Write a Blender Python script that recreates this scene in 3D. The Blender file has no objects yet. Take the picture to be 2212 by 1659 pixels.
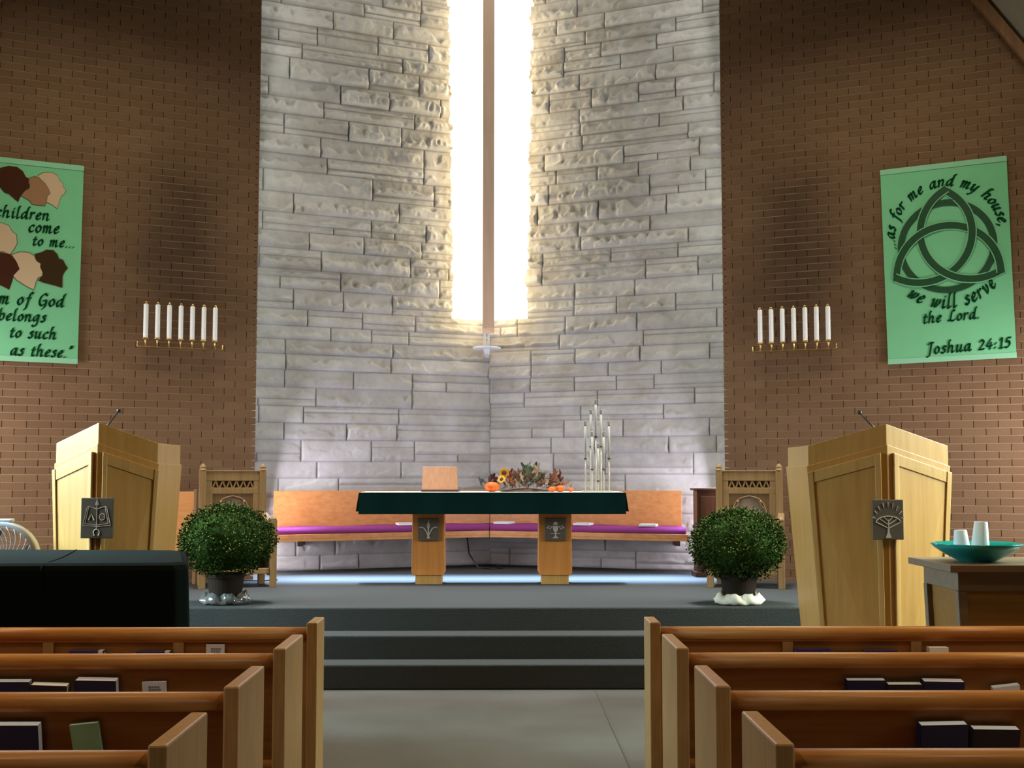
import bpy, bmesh, math, random
import numpy as np
from mathutils import Vector, Matrix

random.seed(7)
PI = math.pi
SC = bpy.context.scene
COL = SC.collection

# ------------------------------------------------------------------ camera
F_PX = 2700.0
cam_d = bpy.data.cameras.new('camera')
cam_d.sensor_width = 36.0
cam_d.lens = F_PX / 2212.0 * 36.0
cam_d.clip_end = 100
cam = bpy.data.objects.new('camera', cam_d)
COL.objects.link(cam)
cam.location = (0.063, 0.0, 1.53)
cam.rotation_euler = (PI / 2 + math.atan(197.5 / F_PX), 0, -math.atan(30 / F_PX))
SC.camera = cam

# ------------------------------------------------------------------ view, world, lights
SC.view_settings.view_transform = 'Standard'
SC.view_settings.look = 'None'
SC.view_settings.gamma = 1.0
SC.view_settings.exposure = 0.0
SC.view_settings.use_curve_mapping = False
SC.cycles.use_denoising = True
SC.cycles.max_bounces = 8
SC.cycles.diffuse_bounces = 4
SC.cycles.sample_clamp_indirect = 6.0

W = bpy.data.worlds.new('world')
SC.world = W
W.use_nodes = True
W.node_tree.nodes['Background'].inputs[0].default_value = (0.9, 0.8, 0.65, 1)
W.node_tree.nodes['Background'].inputs[1].default_value = 0.02


def area(name, loc, aim, sx, sy, energy, color, spread=180):
    d = bpy.data.lights.new(name, 'AREA')
    d.shape = 'RECTANGLE'
    d.size = sx
    d.size_y = sy
    d.energy = energy
    d.color = color
    d.spread = math.radians(spread)
    o = bpy.data.objects.new(name, d)
    COL.objects.link(o)
    o.location = loc
    v = Vector(aim).normalized()
    # local Y (size_y) kept as upright as possible, -Z along aim
    z = -v
    up = Vector((0, 0, 1)) if abs(v.z) < 0.95 else Vector((0, 1, 0))
    x = up.cross(z).normalized()
    y = z.cross(x)
    m = Matrix((x, y, z)).transposed()
    o.rotation_euler = m.to_euler()
    return o


DAY = (0.62, 0.92, 1.0)
COOL = (0.42, 0.62, 1.0)
WARM = (1.0, 0.58, 0.22)
# daylight through the nave's side windows, falling in from the sky
area('side_window_light', (-5.6, 8.2, 2.2), (1, 0.0, -0.62), 2.3, 2.2, 300, DAY, 78)
area('side_window_light', (5.6, 8.2, 2.2), (-1, 0.0, -0.62), 2.3, 2.2, 225, (0.76, 0.95, 0.86), 78)
for sx in (-1, 1):
    area('side_window_light', (sx * 5.6, 3.0, 2.0), (-sx, 0.0, -0.9), 2.6, 2.2, 42, (0.80, 0.95, 1.0), 80)
# hanging nave lamps with deep shades, shining down
for yy, en, cl in ((2.2, 32, (1.0, 0.82, 0.58)), (5.0, 26, WARM), (7.8, 26, WARM)):
    for xx in (-2.6, 2.6):
        area('nave_lamp_light', (xx, yy, 5.6), (0, 0.05, -1), 0.5, 0.5, en, cl, 104)
# unseen fill added to brighten the brick, banners and candle racks
for sx in (-1, 1):
    area('wall_fill_light', (sx * 3.4, 9.3, 6.6), (0, 0.30, -1), 3.2, 0.25, 58, (1.0, 0.93, 0.72), 112)
    area('side_window_light', (sx * 5.6, 9.85, 1.7), (-sx, 0.75, -0.25), 0.9, 1.8, 75, (0.95, 0.90, 0.98), 125)
# chancel side windows behind the brick wall ends
for sx in (-1, 1):
    area('chancel_window_light', (sx * 2.40, 12.62, 1.25), (-sx, -0.1, -0.15), 0.7, 1.35, 52, (0.84, 0.81, 1.0))
    area('chancel_window_light', (sx * 2.40, 12.7, 4.6), (-sx, 0.3, -0.1), 0.6, 4.6, 11, (1.0, 0.97, 0.88))
# recessed roof lights over the stone wall: a soft one, and a narrow beam that falls between altar and bench
area('chancel_roof_light', (0, 12.5, 8.2), (0, 0.25, -1), 4.2, 0.6, 34, (1.0, 0.96, 0.86))
area('chancel_beam_light', (0, 13.0, 8.2), (0, -0.095, -1), 4.3, 0.30, 230, COOL, 9)
# unseen fill added above the platform to lift its top and the treads
for xx in (-1.5, 1.5):
    area('platform_fill_light', (xx, 10.6, 8.0), (0, 0, -1), 1.0, 1.0, 62, (0.92, 0.96, 1.0), 40)
# warm fill added behind the wooden beam to give the stone a halo
for sx in (-1, 1):
    area('beam_halo_fill', (-0.045 + sx * 0.03, 13.93, 5.1), (sx, 0.25, 0), 0.04, 3.9, 23, (1.0, 0.80, 0.46))


# ------------------------------------------------------------------ materials
def lin(c):
    return tuple(((v / 255) / 12.92 if v / 255 <= 0.04045 else ((v / 255 + 0.055) / 1.055) ** 2.4) for v in c)


def new_mat(name):
    m = bpy.data.materials.new(name)
    m.use_nodes = True
    nt = m.node_tree
    b = nt.nodes['Principled BSDF']
    return m, nt, b


def plain(name, col, rough=0.6, metal=0.0, spec=0.4, noise=0.0, nscale=20, bump=0.0, alpha=None, trans=0.0, sss=0.0):
    m, nt, b = new_mat(name)
    b.inputs['Base Color'].default_value = (*col, 1)
    b.inputs['Roughness'].default_value = rough
    b.inputs['Metallic'].default_value = metal
    b.inputs['Specular IOR Level'].default_value = spec
    if trans:
        b.inputs['Transmission Weight'].default_value = trans
    if sss:
        b.inputs['Subsurface Weight'].default_value = sss
        b.inputs['Subsurface Radius'].default_value = (0.02, 0.02, 0.02)
    if noise or bump:
        tc = nt.nodes.new('ShaderNodeTexCoord')
        n = nt.nodes.new('ShaderNodeTexNoise')
        n.inputs['Scale'].default_value = nscale
        n.inputs['Detail'].default_value = 5
        nt.links.new(tc.outputs['Object'], n.inputs['Vector'])
        if noise:
            mx = nt.nodes.new('ShaderNodeMix')
            mx.data_type = 'RGBA'
            mx.inputs[6].default_value = (*[v * (1 - noise) for v in col], 1)
            mx.inputs[7].default_value = (*[min(1, v * (1 + noise)) for v in col], 1)
            nt.links.new(n.outputs['Fac'], mx.inputs[0])
            nt.links.new(mx.outputs[2], b.inputs['Base Color'])
        if bump:
            bp = nt.nodes.new('ShaderNodeBump')
            bp.inputs['Strength'].default_value = bump
            bp.inputs['Distance'].default_value = 0.01
            nt.links.new(n.outputs['Fac'], bp.inputs['Height'])
            nt.links.new(bp.outputs['Normal'], b.inputs['Normal'])
    return m


def wood(name, c1, c2, axis='X', rough=0.42, scale=5.0, spec=0.4):
    """streaky grain running along the given axis"""
    m, nt, b = new_mat(name)
    tc = nt.nodes.new('ShaderNodeTexCoord')
    mp = nt.nodes.new('ShaderNodeMapping')
    s = [14.0, 14.0, 14.0]
    s['XYZ'.index(axis)] = 0.9
    mp.inputs['Scale'].default_value = s
    n = nt.nodes.new('ShaderNodeTexNoise')
    n.inputs['Scale'].default_value = scale
    n.inputs['Detail'].default_value = 7
    n.inputs['Roughness'].default_value = 0.6
    n2 = nt.nodes.new('ShaderNodeTexNoise')
    n2.inputs['Scale'].default_value = 3.0
    rp = nt.nodes.new('ShaderNodeValToRGB')
    rp.color_ramp.elements[0].position = 0.3
    rp.color_ramp.elements[0].color = (*c1, 1)
    rp.color_ramp.elements[1].position = 0.72
    rp.color_ramp.elements[1].color = (*c2, 1)
    ad = nt.nodes.new('ShaderNodeMath')
    ad.operation = 'MULTIPLY_ADD'
    ad.inputs[1].default_value = 0.35
    sb = nt.nodes.new('ShaderNodeMath')
    sb.operation = 'SUBTRACT'
    sb.inputs[1].default_value = 0.175
    nt.links.new(tc.outputs['Object'], mp.inputs['Vector'])
    nt.links.new(mp.outputs['Vector'], n.inputs['Vector'])
    nt.links.new(tc.outputs['Object'], n2.inputs['Vector'])
    nt.links.new(n.outputs['Fac'], sb.inputs[0])
    nt.links.new(n2.outputs['Fac'], ad.inputs[0])
    nt.links.new(sb.outputs[0], ad.inputs[2])
    nt.links.new(ad.outputs[0], rp.inputs['Fac'])
    nt.links.new(rp.outputs['Color'], b.inputs['Base Color'])
    b.inputs['Roughness'].default_value = rough
    b.inputs['Specular IOR Level'].default_value = spec
    return m


def emis(name, col, strength):
    m = bpy.data.materials.new(name)
    m.use_nodes = True
    nt = m.node_tree
    nt.nodes.remove(nt.nodes['Principled BSDF'])
    e = nt.nodes.new('ShaderNodeEmission')
    e.inputs[0].default_value = (*col, 1)
    e.inputs[1].default_value = strength
    nt.links.new(e.outputs[0], nt.nodes['Material Output'].inputs[0])
    return m


M = {}
M['oak_x'] = wood('oak along x', (0.36, 0.135, 0.026), (0.50, 0.22, 0.055), 'X', 0.30)
M['oak_z'] = wood('oak along z', (0.29, 0.15, 0.045), (0.42, 0.24, 0.085), 'Z', 0.42)
M['oak_panel'] = wood('oak veneer panel', (0.23, 0.088, 0.017), (0.33, 0.135, 0.030), 'X', 0.40, 3)
M['bench_oak'] = wood('bench oak', (0.50, 0.20, 0.055), (0.66, 0.30, 0.10), 'X', 0.42, 2)
M['lectern_oak'] = wood('lectern oak veneer', (0.36, 0.180, 0.044), (0.44, 0.240, 0.068), 'Z', 0.38, 2)
M['lectern_trim'] = wood('lectern oak trim', (0.38, 0.205, 0.060), (0.47, 0.270, 0.088), 'Z', 0.38, 2)
M['altar_oak'] = wood('altar oak', (0.41, 0.150, 0.028), (0.53, 0.215, 0.050), 'Z', 0.45, 2)
M['chair_oak'] = wood('carved chair oak', (0.20, 0.115, 0.040), (0.28, 0.17, 0.065), 'Z', 0.5, 3)
M['chair_dark'] = wood('carved chair recess', (0.11, 0.058, 0.018), (0.16, 0.09, 0.03), 'Z', 0.55, 3)
M['font_oak'] = wood('font oak', (0.19, 0.085, 0.015), (0.26, 0.125, 0.024), 'X', 0.4, 2)
M['font_grey'] = wood('font trim', (0.13, 0.09, 0.052), (0.18, 0.125, 0.075), 'X', 0.45, 2)
M['dark_wood'] = wood('dark walnut', (0.055, 0.020, 0.008), (0.10, 0.040, 0.016), 'Z', 0.4, 2)
M['beam_wood'] = wood('painted beam wood', (0.62, 0.42, 0.29), (0.72, 0.50, 0.36), 'Z', 0.5, 2)
M['stand_wood'] = wood('book stand wood', (0.38, 0.17, 0.075), (0.47, 0.23, 0.11), 'Z', 0.45, 2)
M['arch_wood'] = wood('arch wood', (0.16, 0.07, 0.02), (0.24, 0.11, 0.035), 'Z', 0.6, 2)
M['ceiling'] = plain('ceiling boards', (0.22, 0.19, 0.12), 0.9, noise=0.15, nscale=3)
M['plaster'] = plain('side wall plaster', (0.38, 0.33, 0.26), 0.9, noise=0.05, nscale=4)
M['carpet'] = plain('platform carpet', (0.052, 0.055, 0.054), 1.0, spec=0.05, noise=0.25, nscale=160, bump=0.5)
M['riser'] = plain('step carpet', (0.060, 0.072, 0.075), 1.0, spec=0.05, noise=0.25, nscale=160, bump=0.5)
M['brass'] = plain('brass', (0.75, 0.50, 0.18), 0.3, 1.0)
M['candle'] = plain('white wax', (0.88, 0.88, 0.84), 0.5, sss=0.2)
M['taper'] = plain('pale taper wax', (0.50, 0.50, 0.41), 0.4, sss=0.2)
M['stem'] = plain('pale brass stem', (0.60, 0.57, 0.42), 0.35, 0.6)
M['wick'] = plain('burnt wick', (0.05, 0.045, 0.04), 0.7)
M['white_metal'] = plain('white painted metal', (0.78, 0.80, 0.84), 0.4)
M['black'] = plain('black plastic', (0.012, 0.012, 0.012), 0.4)
M['green_cloth'] = plain('dark green parament', (0.0015, 0.012, 0.010), 0.95, spec=0.05, noise=0.2, nscale=60)
M['linen'] = plain('white linen', (0.75, 0.75, 0.72), 0.9)
M['cover_cloth'] = plain('black green dust cover', (0.0026, 0.0055, 0.0045), 0.9, spec=0.06, noise=0.25, nscale=12, bump=0.12)
M['banner'] = plain('green banner felt', (0.19, 0.52, 0.265), 0.95, spec=0.05, noise=0.06, nscale=5)
M['banner_hem'] = plain('green banner hem', (0.27, 0.56, 0.34), 0.95, spec=0.05)
M['letter'] = plain('dark green felt letters', (0.006, 0.075, 0.022), 0.9, spec=0.05)
M['knot'] = plain('sequinned dark green band', (0.010, 0.060, 0.018), 0.55, noise=0.6, nscale=90)
M['skin_dark'] = plain('dark brown felt', (0.060, 0.020, 0.010), 0.95, spec=0.05)
M['skin_deep'] = plain('olive brown felt', (0.045, 0.026, 0.009), 0.95, spec=0.05)
M['skin_tan'] = plain('tan felt', (0.30, 0.165, 0.080), 0.95, spec=0.05)
M['skin_peach'] = plain('peach felt', (0.56, 0.40, 0.245), 0.95, spec=0.05)
M['cushion'] = plain('purple cushion cloth', (0.25, 0.045, 0.19), 0.85, spec=0.1, noise=0.12, nscale=80)
M['plaque'] = plain('slate plaque', (0.078, 0.056, 0.038), 0.6, noise=0.1, nscale=30)
M['incised'] = plain('pale incised line', (0.42, 0.36, 0.29), 0.6)
M['leaf'] = plain('mum foliage', (0.017, 0.037, 0.004), 0.85, spec=0.08, noise=0.5, nscale=9)
M['bud'] = plain('mum buds', (0.15, 0.19, 0.035), 0.7)
M['pot'] = plain('brown plastic pot', (0.018, 0.011, 0.007), 0.8, spec=0.1)
M['wrap_clear'] = plain('crinkled clear wrap', (0.55, 0.55, 0.52), 0.12, trans=0.85, noise=0.5, nscale=30)
M['wrap_white'] = plain('white cloth wrap', (0.60, 0.55, 0.45), 0.8)
M['pumpkin'] = plain('pumpkin skin', (0.72, 0.13, 0.008), 0.45)
M['stalk'] = plain('dry stalk', (0.16, 0.12, 0.05), 0.8)
M['petal'] = plain('sunflower petal', (0.78, 0.36, 0.02), 0.6)
M['seed'] = plain('sunflower centre', (0.09, 0.035, 0.012), 0.8)
for n_, c_ in (('rust', (0.22, 0.055, 0.018)), ('brownleaf', (0.12, 0.055, 0.025)), ('wine', (0.055, 0.012, 0.016)), ('beige', (0.33, 0.235, 0.15)), ('sage', (0.10, 0.12, 0.065)), ('moss', (0.045, 0.06, 0.018)), ('slate', (0.07, 0.08, 0.09)), ('amber', (0.55, 0.20, 0.02))):
    M[n_] = plain(n_ + ' leaf', c_, 0.7)
M['teal'] = plain('teal glaze', (0.006, 0.235, 0.215), 0.12, spec=0.6, noise=0.2, nscale=8)
M['frost'] = plain('frosted plastic', (0.72, 0.80, 0.88), 0.25, trans=0.25)
M['fan_grey'] = plain('grey fan plastic', (0.42, 0.47, 0.53), 0.35)
M['navy'] = plain('navy book cover', (0.010, 0.014, 0.050), 0.5)
M['purple_book'] = plain('purple book cover', (0.055, 0.028, 0.13), 0.5)
M['black_book'] = plain('black book cover', (0.012, 0.012, 0.016), 0.5)
M['pages'] = plain('book pages', (0.80, 0.79, 0.74), 0.9)
M['card'] = plain('white card', (0.72, 0.72, 0.74), 0.8)
M['ink'] = plain('grey print', (0.22, 0.22, 0.24), 0.8)
M['green_book'] = plain('pale green cover', (0.24, 0.40, 0.20), 0.8, noise=0.25, nscale=14)
M['grey_cloth'] = plain('chair back cloth', (0.24, 0.18, 0.115), 0.95, noise=0.1, nscale=60)
M['seat_red'] = plain('chair seat cloth', (0.16, 0.05, 0.10), 0.95)
M['pane_tall'] = emis('lit corner window', (1.0, 0.93, 0.74), 7.0)
M['pane_side'] = emis('daylit window pane', (0.9, 1.0, 0.9), 1.2)


def floor_mat():
    m, nt, b = new_mat('grey aisle floor')
    tc = nt.nodes.new('ShaderNodeTexCoord')
    n = nt.nodes.new('ShaderNodeTexNoise')
    n.inputs['Scale'].default_value = 1.6
    n.inputs['Detail'].default_value = 8
    n2 = nt.nodes.new('ShaderNodeTexNoise')
    n2.inputs['Scale'].default_value = 90
    rp = nt.nodes.new('ShaderNodeValToRGB')
    rp.color_ramp.elements[0].position = 0.3
    rp.color_ramp.elements[0].color = (0.094, 0.088, 0.075, 1)
    rp.color_ramp.elements[1].position = 0.7
    rp.color_ramp.elements[1].color = (0.130, 0.126, 0.114, 1)
    nt.links.new(tc.outputs['Object'], n.inputs['Vector'])
    nt.links.new(tc.outputs['Object'], n2.inputs['Vector'])
    nt.links.new(n.outputs['Fac'], rp.inputs['Fac'])
    mx = nt.nodes.new('ShaderNodeMix')
    mx.data_type = 'RGBA'
    mx.blend_type = 'MULTIPLY'
    mx.inputs[0].default_value = 0.35
    nt.links.new(rp.outputs['Color'], mx.inputs[6])
    nt.links.new(n2.outputs['Fac'], mx.inputs[7])
    nt.links.new(mx.outputs[2], b.inputs['Base Color'])
    b.inputs['Roughness'].default_value = 0.7
    b.inputs['Specular IOR Level'].default_value = 0.2
    return m


M['floor'] = floor_mat()


def brick_mat(name, soot_s, soot_z):
    m, nt, b = new_mat(name)
    L = nt.links.new
    g = nt.nodes.new('ShaderNodeNewGeometry')
    rp = nt.nodes.new('ShaderNodeValToRGB')
    rp.color_ramp.elements[0].color = (0.200, 0.110, 0.055, 1)
    rp.color_ramp.elements[1].color = (0.238, 0.136, 0.070, 1)
    L(g.outputs['Random Per Island'], rp.inputs['Fac'])
    tc = nt.nodes.new('ShaderNodeTexCoord')
    n = nt.nodes.new('ShaderNodeTexNoise')
    n.inputs['Scale'].default_value = 60
    n.inputs['Detail'].default_value = 4
    L(tc.outputs['Object'], n.inputs['Vector'])
    mx = nt.nodes.new('ShaderNodeMix')
    mx.data_type = 'RGBA'
    mx.blend_type = 'MULTIPLY'
    mx.inputs[0].default_value = 0.35
    L(rp.outputs['Color'], mx.inputs[6])
    L(n.outputs['Fac'], mx.inputs[7])
    # candle soot on the wall above the candle rack
    mp = nt.nodes.new('ShaderNodeMapping')
    mp.vector_type = 'POINT'
    mp.inputs['Location'].default_value = (-soot_s / 0.85, 0, -soot_z / 1.45)
    mp.inputs['Scale'].default_value = (1 / 0.85, 0.01, 1 / 1.45)
    L(tc.outputs['Object'], mp.inputs['Vector'])
    ln = nt.nodes.new('ShaderNodeVectorMath')
    ln.operation = 'LENGTH'
    L(mp.outputs['Vector'], ln.inputs[0])
    n2 = nt.nodes.new('ShaderNodeTexNoise')
    n2.inputs['Scale'].default_value = 2.2
    n2.inputs['Detail'].default_value = 3
    L(tc.outputs['Object'], n2.inputs['Vector'])
    ad = nt.nodes.new('ShaderNodeMath')
    ad.operation = 'MULTIPLY_ADD'
    ad.inputs[1].default_value = 0.7
    L(n2.outputs['Fac'], ad.inputs[0])
    L(ln.outputs['Value'], ad.inputs[2])
    mr = nt.nodes.new('ShaderNodeMapRange')
    mr.interpolation_type = 'SMOOTHSTEP'
    mr.inputs['From Min'].default_value = 0.35
    mr.inputs['From Max'].default_value = 1.35
    mr.inputs['To Min'].default_value = 0.66
    mr.inputs['To Max'].default_value = 0.0
    L(ad.outputs[0], mr.inputs['Value'])
    m2 = nt.nodes.new('ShaderNodeMix')
    m2.data_type = 'RGBA'
    m2.inputs[7].default_value = (0.026, 0.018, 0.009, 1)
    L(mr.outputs[0], m2.inputs[0])
    L(mx.outputs[2], m2.inputs[6])
    L(m2.outputs[2], b.inputs['Base Color'])
    b.inputs['Roughness'].default_value = 0.9
    b.inputs['Specular IOR Level'].default_value = 0.12
    return m


M['bed_mortar'] = plain('bed mortar', (0.31, 0.205, 0.145), 0.95, spec=0.05, noise=0.2, nscale=6)
M['head_joint'] = plain('dark head joint', (0.052, 0.028, 0.016), 0.95, spec=0.05)


def stone_mat():
    m, nt, b = new_mat('split face limestone')
    L = nt.links.new
    at = nt.nodes.new('ShaderNodeAttribute')
    at.attribute_name = 'tone'
    tc = nt.nodes.new('ShaderNodeTexCoord')
    n = nt.nodes.new('ShaderNodeTexNoise')
    n.inputs['Scale'].default_value = 3.5
    n.inputs['Detail'].default_value = 8
    n.inputs['Roughness'].default_value = 0.65
    L(tc.outputs['Object'], n.inputs['Vector'])
    rp = nt.nodes.new('ShaderNodeValToRGB')
    rp.color_ramp.elements[0].position = 0.3
    rp.color_ramp.elements[0].color = (0.40, 0.375, 0.33, 1)
    rp.color_ramp.elements[1].position = 0.7
    rp.color_ramp.elements[1].color = (0.56, 0.55, 0.53, 1)
    L(n.outputs['Fac'], rp.inputs['Fac'])
    mx = nt.nodes.new('ShaderNodeMix')
    mx.data_type = 'RGBA'
    mx.blend_type = 'MULTIPLY'
    mx.inputs[0].default_value = 1.0
    L(rp.outputs['Color'], mx.inputs[6])
    L(at.outputs['Fac'], mx.inputs[7])
    L(mx.outputs[2], b.inputs['Base Color'])
    n3 = nt.nodes.new('ShaderNodeTexNoise')
    n3.inputs['Scale'].default_value = 30
    n3.inputs['Detail'].default_value = 5
    L(tc.outputs['Object'], n3.inputs['Vector'])
    bp = nt.nodes.new('ShaderNodeBump')
    bp.inputs['Strength'].default_value = 0.35
    bp.inputs['Distance'].default_value = 0.01
    L(n3.outputs['Fac'], bp.inputs['Height'])
    L(bp.outputs['Normal'], b.inputs['Normal'])
    b.inputs['Roughness'].default_value = 0.9
    b.inputs['Specular IOR Level'].default_value = 0.15
    return m


M['stone'] = stone_mat()


# ------------------------------------------------------------------ mesh helpers
class MB:
    """collects shapes and links them as ONE mesh object"""

    def __init__(self):
        self.bm = bmesh.new()
        self.mi = 0

    def _f(self, vs):
        try:
            f = self.bm.faces.new(vs)
            f.material_index = self.mi
            return f
        except ValueError:
            return None

    def box(self, x0, x1, y0, y1, z0, z1, m=None):
        c = [(x0, y0, z0), (x1, y0, z0), (x1, y1, z0), (x0, y1, z0), (x0, y0, z1), (x1, y0, z1), (x1, y1, z1), (x0, y1, z1)]
        if m is not None:
            c = [m @ Vector(p) for p in c]
        v = [self.bm.verts.new(p) for p in c]
        for q in ((0, 3, 2, 1), (4, 5, 6, 7), (0, 1, 5, 4), (1, 2, 6, 5), (2, 3, 7, 6), (3, 0, 4, 7)):
            self._f([v[i] for i in q])
        return self

    def loft(self, rings, cap=True, closed=True):
        vs = [[self.bm.verts.new(p) for p in r] for r in rings]
        n = len(rings[0])
        for a, b in zip(vs, vs[1:]):
            for i in range(n if closed else n - 1):
                j = (i + 1) % n
                self._f([a[i], a[j], b[j], b[i]])
        if cap:
            self._f(list(reversed(vs[0])))
            self._f(vs[-1])
        return self

    def prism(self, poly, z0, z1):
        """plan polygon extruded upward"""
        return self.loft([[(x, y, z0) for x, y in poly], [(x, y, z1) for x, y in poly]])

    def plate(self, poly, y0, y1):
        """front (x, z) polygon extruded along y"""
        return self.loft([[(x, y0, z) for x, z in poly], [(x, y1, z) for x, z in poly]])

    def lathe(self, prof, n=24, c=(0, 0, 0), cap=True):
        rings = [[(c[0] + r * math.cos(2 * PI * i / n), c[1] + r * math.sin(2 * PI * i / n), c[2] + z) for i in range(n)] for r, z in prof]
        return self.loft(rings, cap)

    def tube(self, pts, r, n=8, cap=True, radii=None):
        pts = [Vector(p) for p in pts]
        rings = []
        prev = None
        for i, p in enumerate(pts):
            a = pts[max(0, i - 1)]
            b = pts[min(len(pts) - 1, i + 1)]
            t = (b - a).normalized()
            if prev is None:
                ref = Vector((0, 0, 1)) if abs(t.z) < 0.9 else Vector((1, 0, 0))
                x = t.cross(ref).normalized()
            else:
                x = (prev - t * prev.dot(t)).normalized()
            prev = x
            y = t.cross(x)
            rr = radii[i] if radii else r
            rings.append([p + x * (rr * math.cos(2 * PI * k / n)) + y * (rr * math.sin(2 * PI * k / n)) for k in range(n)])
        return self.loft(rings, cap)

    def ball(self, c, rx, ry, rz, nu=12, nv=8):
        prof = [(math.sin(PI * j / nv), -math.cos(PI * j / nv)) for j in range(1, nv)]
        rings = [[(c[0] + rx * r * math.cos(2 * PI * i / nu), c[1] + ry * r * math.sin(2 * PI * i / nu), c[2] + rz * z) for i in range(nu)] for r, z in prof]
        return self.loft(rings, True)

    def build(self, name, mats, parent=None, bevel=0.0, smooth=False, seg=2):
        me = bpy.data.meshes.new(name)
        bmesh.ops.recalc_face_normals(self.bm, faces=self.bm.faces[:])
        self.bm.to_mesh(me)
        self.bm.free()
        for m in (mats if isinstance(mats, (list, tuple)) else [mats]):
            me.materials.append(M[m] if isinstance(m, str) else m)
        if smooth:
            me.polygons.foreach_set('use_smooth', [True] * len(me.polygons))
        o = bpy.data.objects.new(name, me)
        COL.objects.link(o)
        if parent is not None:
            o.parent = parent
        if bevel:
            md = o.modifiers.new('bevel', 'BEVEL')
            md.width = bevel
            md.segments = seg
            md.limit_method = 'ANGLE'
            md.angle_limit = math.radians(40)
        return o


def tag(o, label=None, cat=None, group=None, kind=None):
    if label:
        o['label'] = label
    if cat:
        o['category'] = cat
    if group:
        o['group'] = group
    if kind:
        o['kind'] = kind
    return o


def thing(name, label, cat, loc=(0, 0, 0), rz=0.0, group=None):
    o = bpy.data.objects.new(name, None)
    COL.objects.link(o)
    o.location = loc
    o.rotation_euler = (0, 0, rz)
    return tag(o, label, cat, group)


def copy_tree(o, parent=None):
    c = o.copy()
    COL.objects.link(c)
    if parent is not None:
        c.parent = parent
    for ch in list(o.children):
        copy_tree(ch, c)
    return c


def struct(o):
    o['kind'] = 'structure'
    return o


P = 0.525            # platform height
A25 = math.radians(25)
T25, C25, S25 = math.tan(A25), math.cos(A25), math.sin(A25)
CX, CY = -0.03, 14.3  # corner of the stone wall


def rot_z(loc, a):
    return Matrix.Translation(loc) @ Matrix.Rotation(a, 4, 'Z')


# ------------------------------------------------------------------ floor, platform, steps
b = MB()
b.box(-5.9, 5.9, -3.2, 15.2, -0.1, 0)
struct(b.build('floor', 'floor'))
b = MB()
b.box(0.755, 0.767, 3.0, 9.07, 0.0, 0.003)
o = struct(b.build('trim_1', plain('floor joint strip', (0.075, 0.07, 0.06), 0.8)))

b = MB()
b.box(-5.72, 5.72, 9.36, 10.3, 0.0, 0.35)
o = b.build('floor_middle_step', ['carpet'], bevel=0.012)
struct(o)
b = MB()
b.box(-5.72, 5.72, 9.083, 9.36, 0.0, 0.178)
struct(b.build('floor_lower_step', ['carpet'], bevel=0.012))
b = MB()
b.box(-5.72, 5.72, 9.647, 15.1, 0.0, P)
struct(b.build('floor_platform', ['carpet'], bevel=0.012))


# ------------------------------------------------------------------ stone wall (V plan, split-face ashlar)
def vnoise(x, y, seed):
    r = np.random.RandomState(seed)
    tab = r.rand(256, 256)
    xi = np.floor(x).astype(int)
    yi = np.floor(y).astype(int)
    fx = x - xi
    fy = y - yi
    fx = fx * fx * (3 - 2 * fx)
    fy = fy * fy * (3 - 2 * fy)
    a = tab[xi % 256, yi % 256]
    b_ = tab[(xi + 1) % 256, yi % 256]
    c = tab[xi % 256, (yi + 1) % 256]
    d = tab[(xi + 1) % 256, (yi + 1) % 256]
    return (a * (1 - fx) + b_ * fx) * (1 - fy) + (c * (1 - fx) + d * fx) * fy


def sstep(t):
    t = np.clip(t, 0, 1)
    return t * t * (3 - 2 * t)


WIN_S, WIN_Z = 0.475, 3.31


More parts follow.
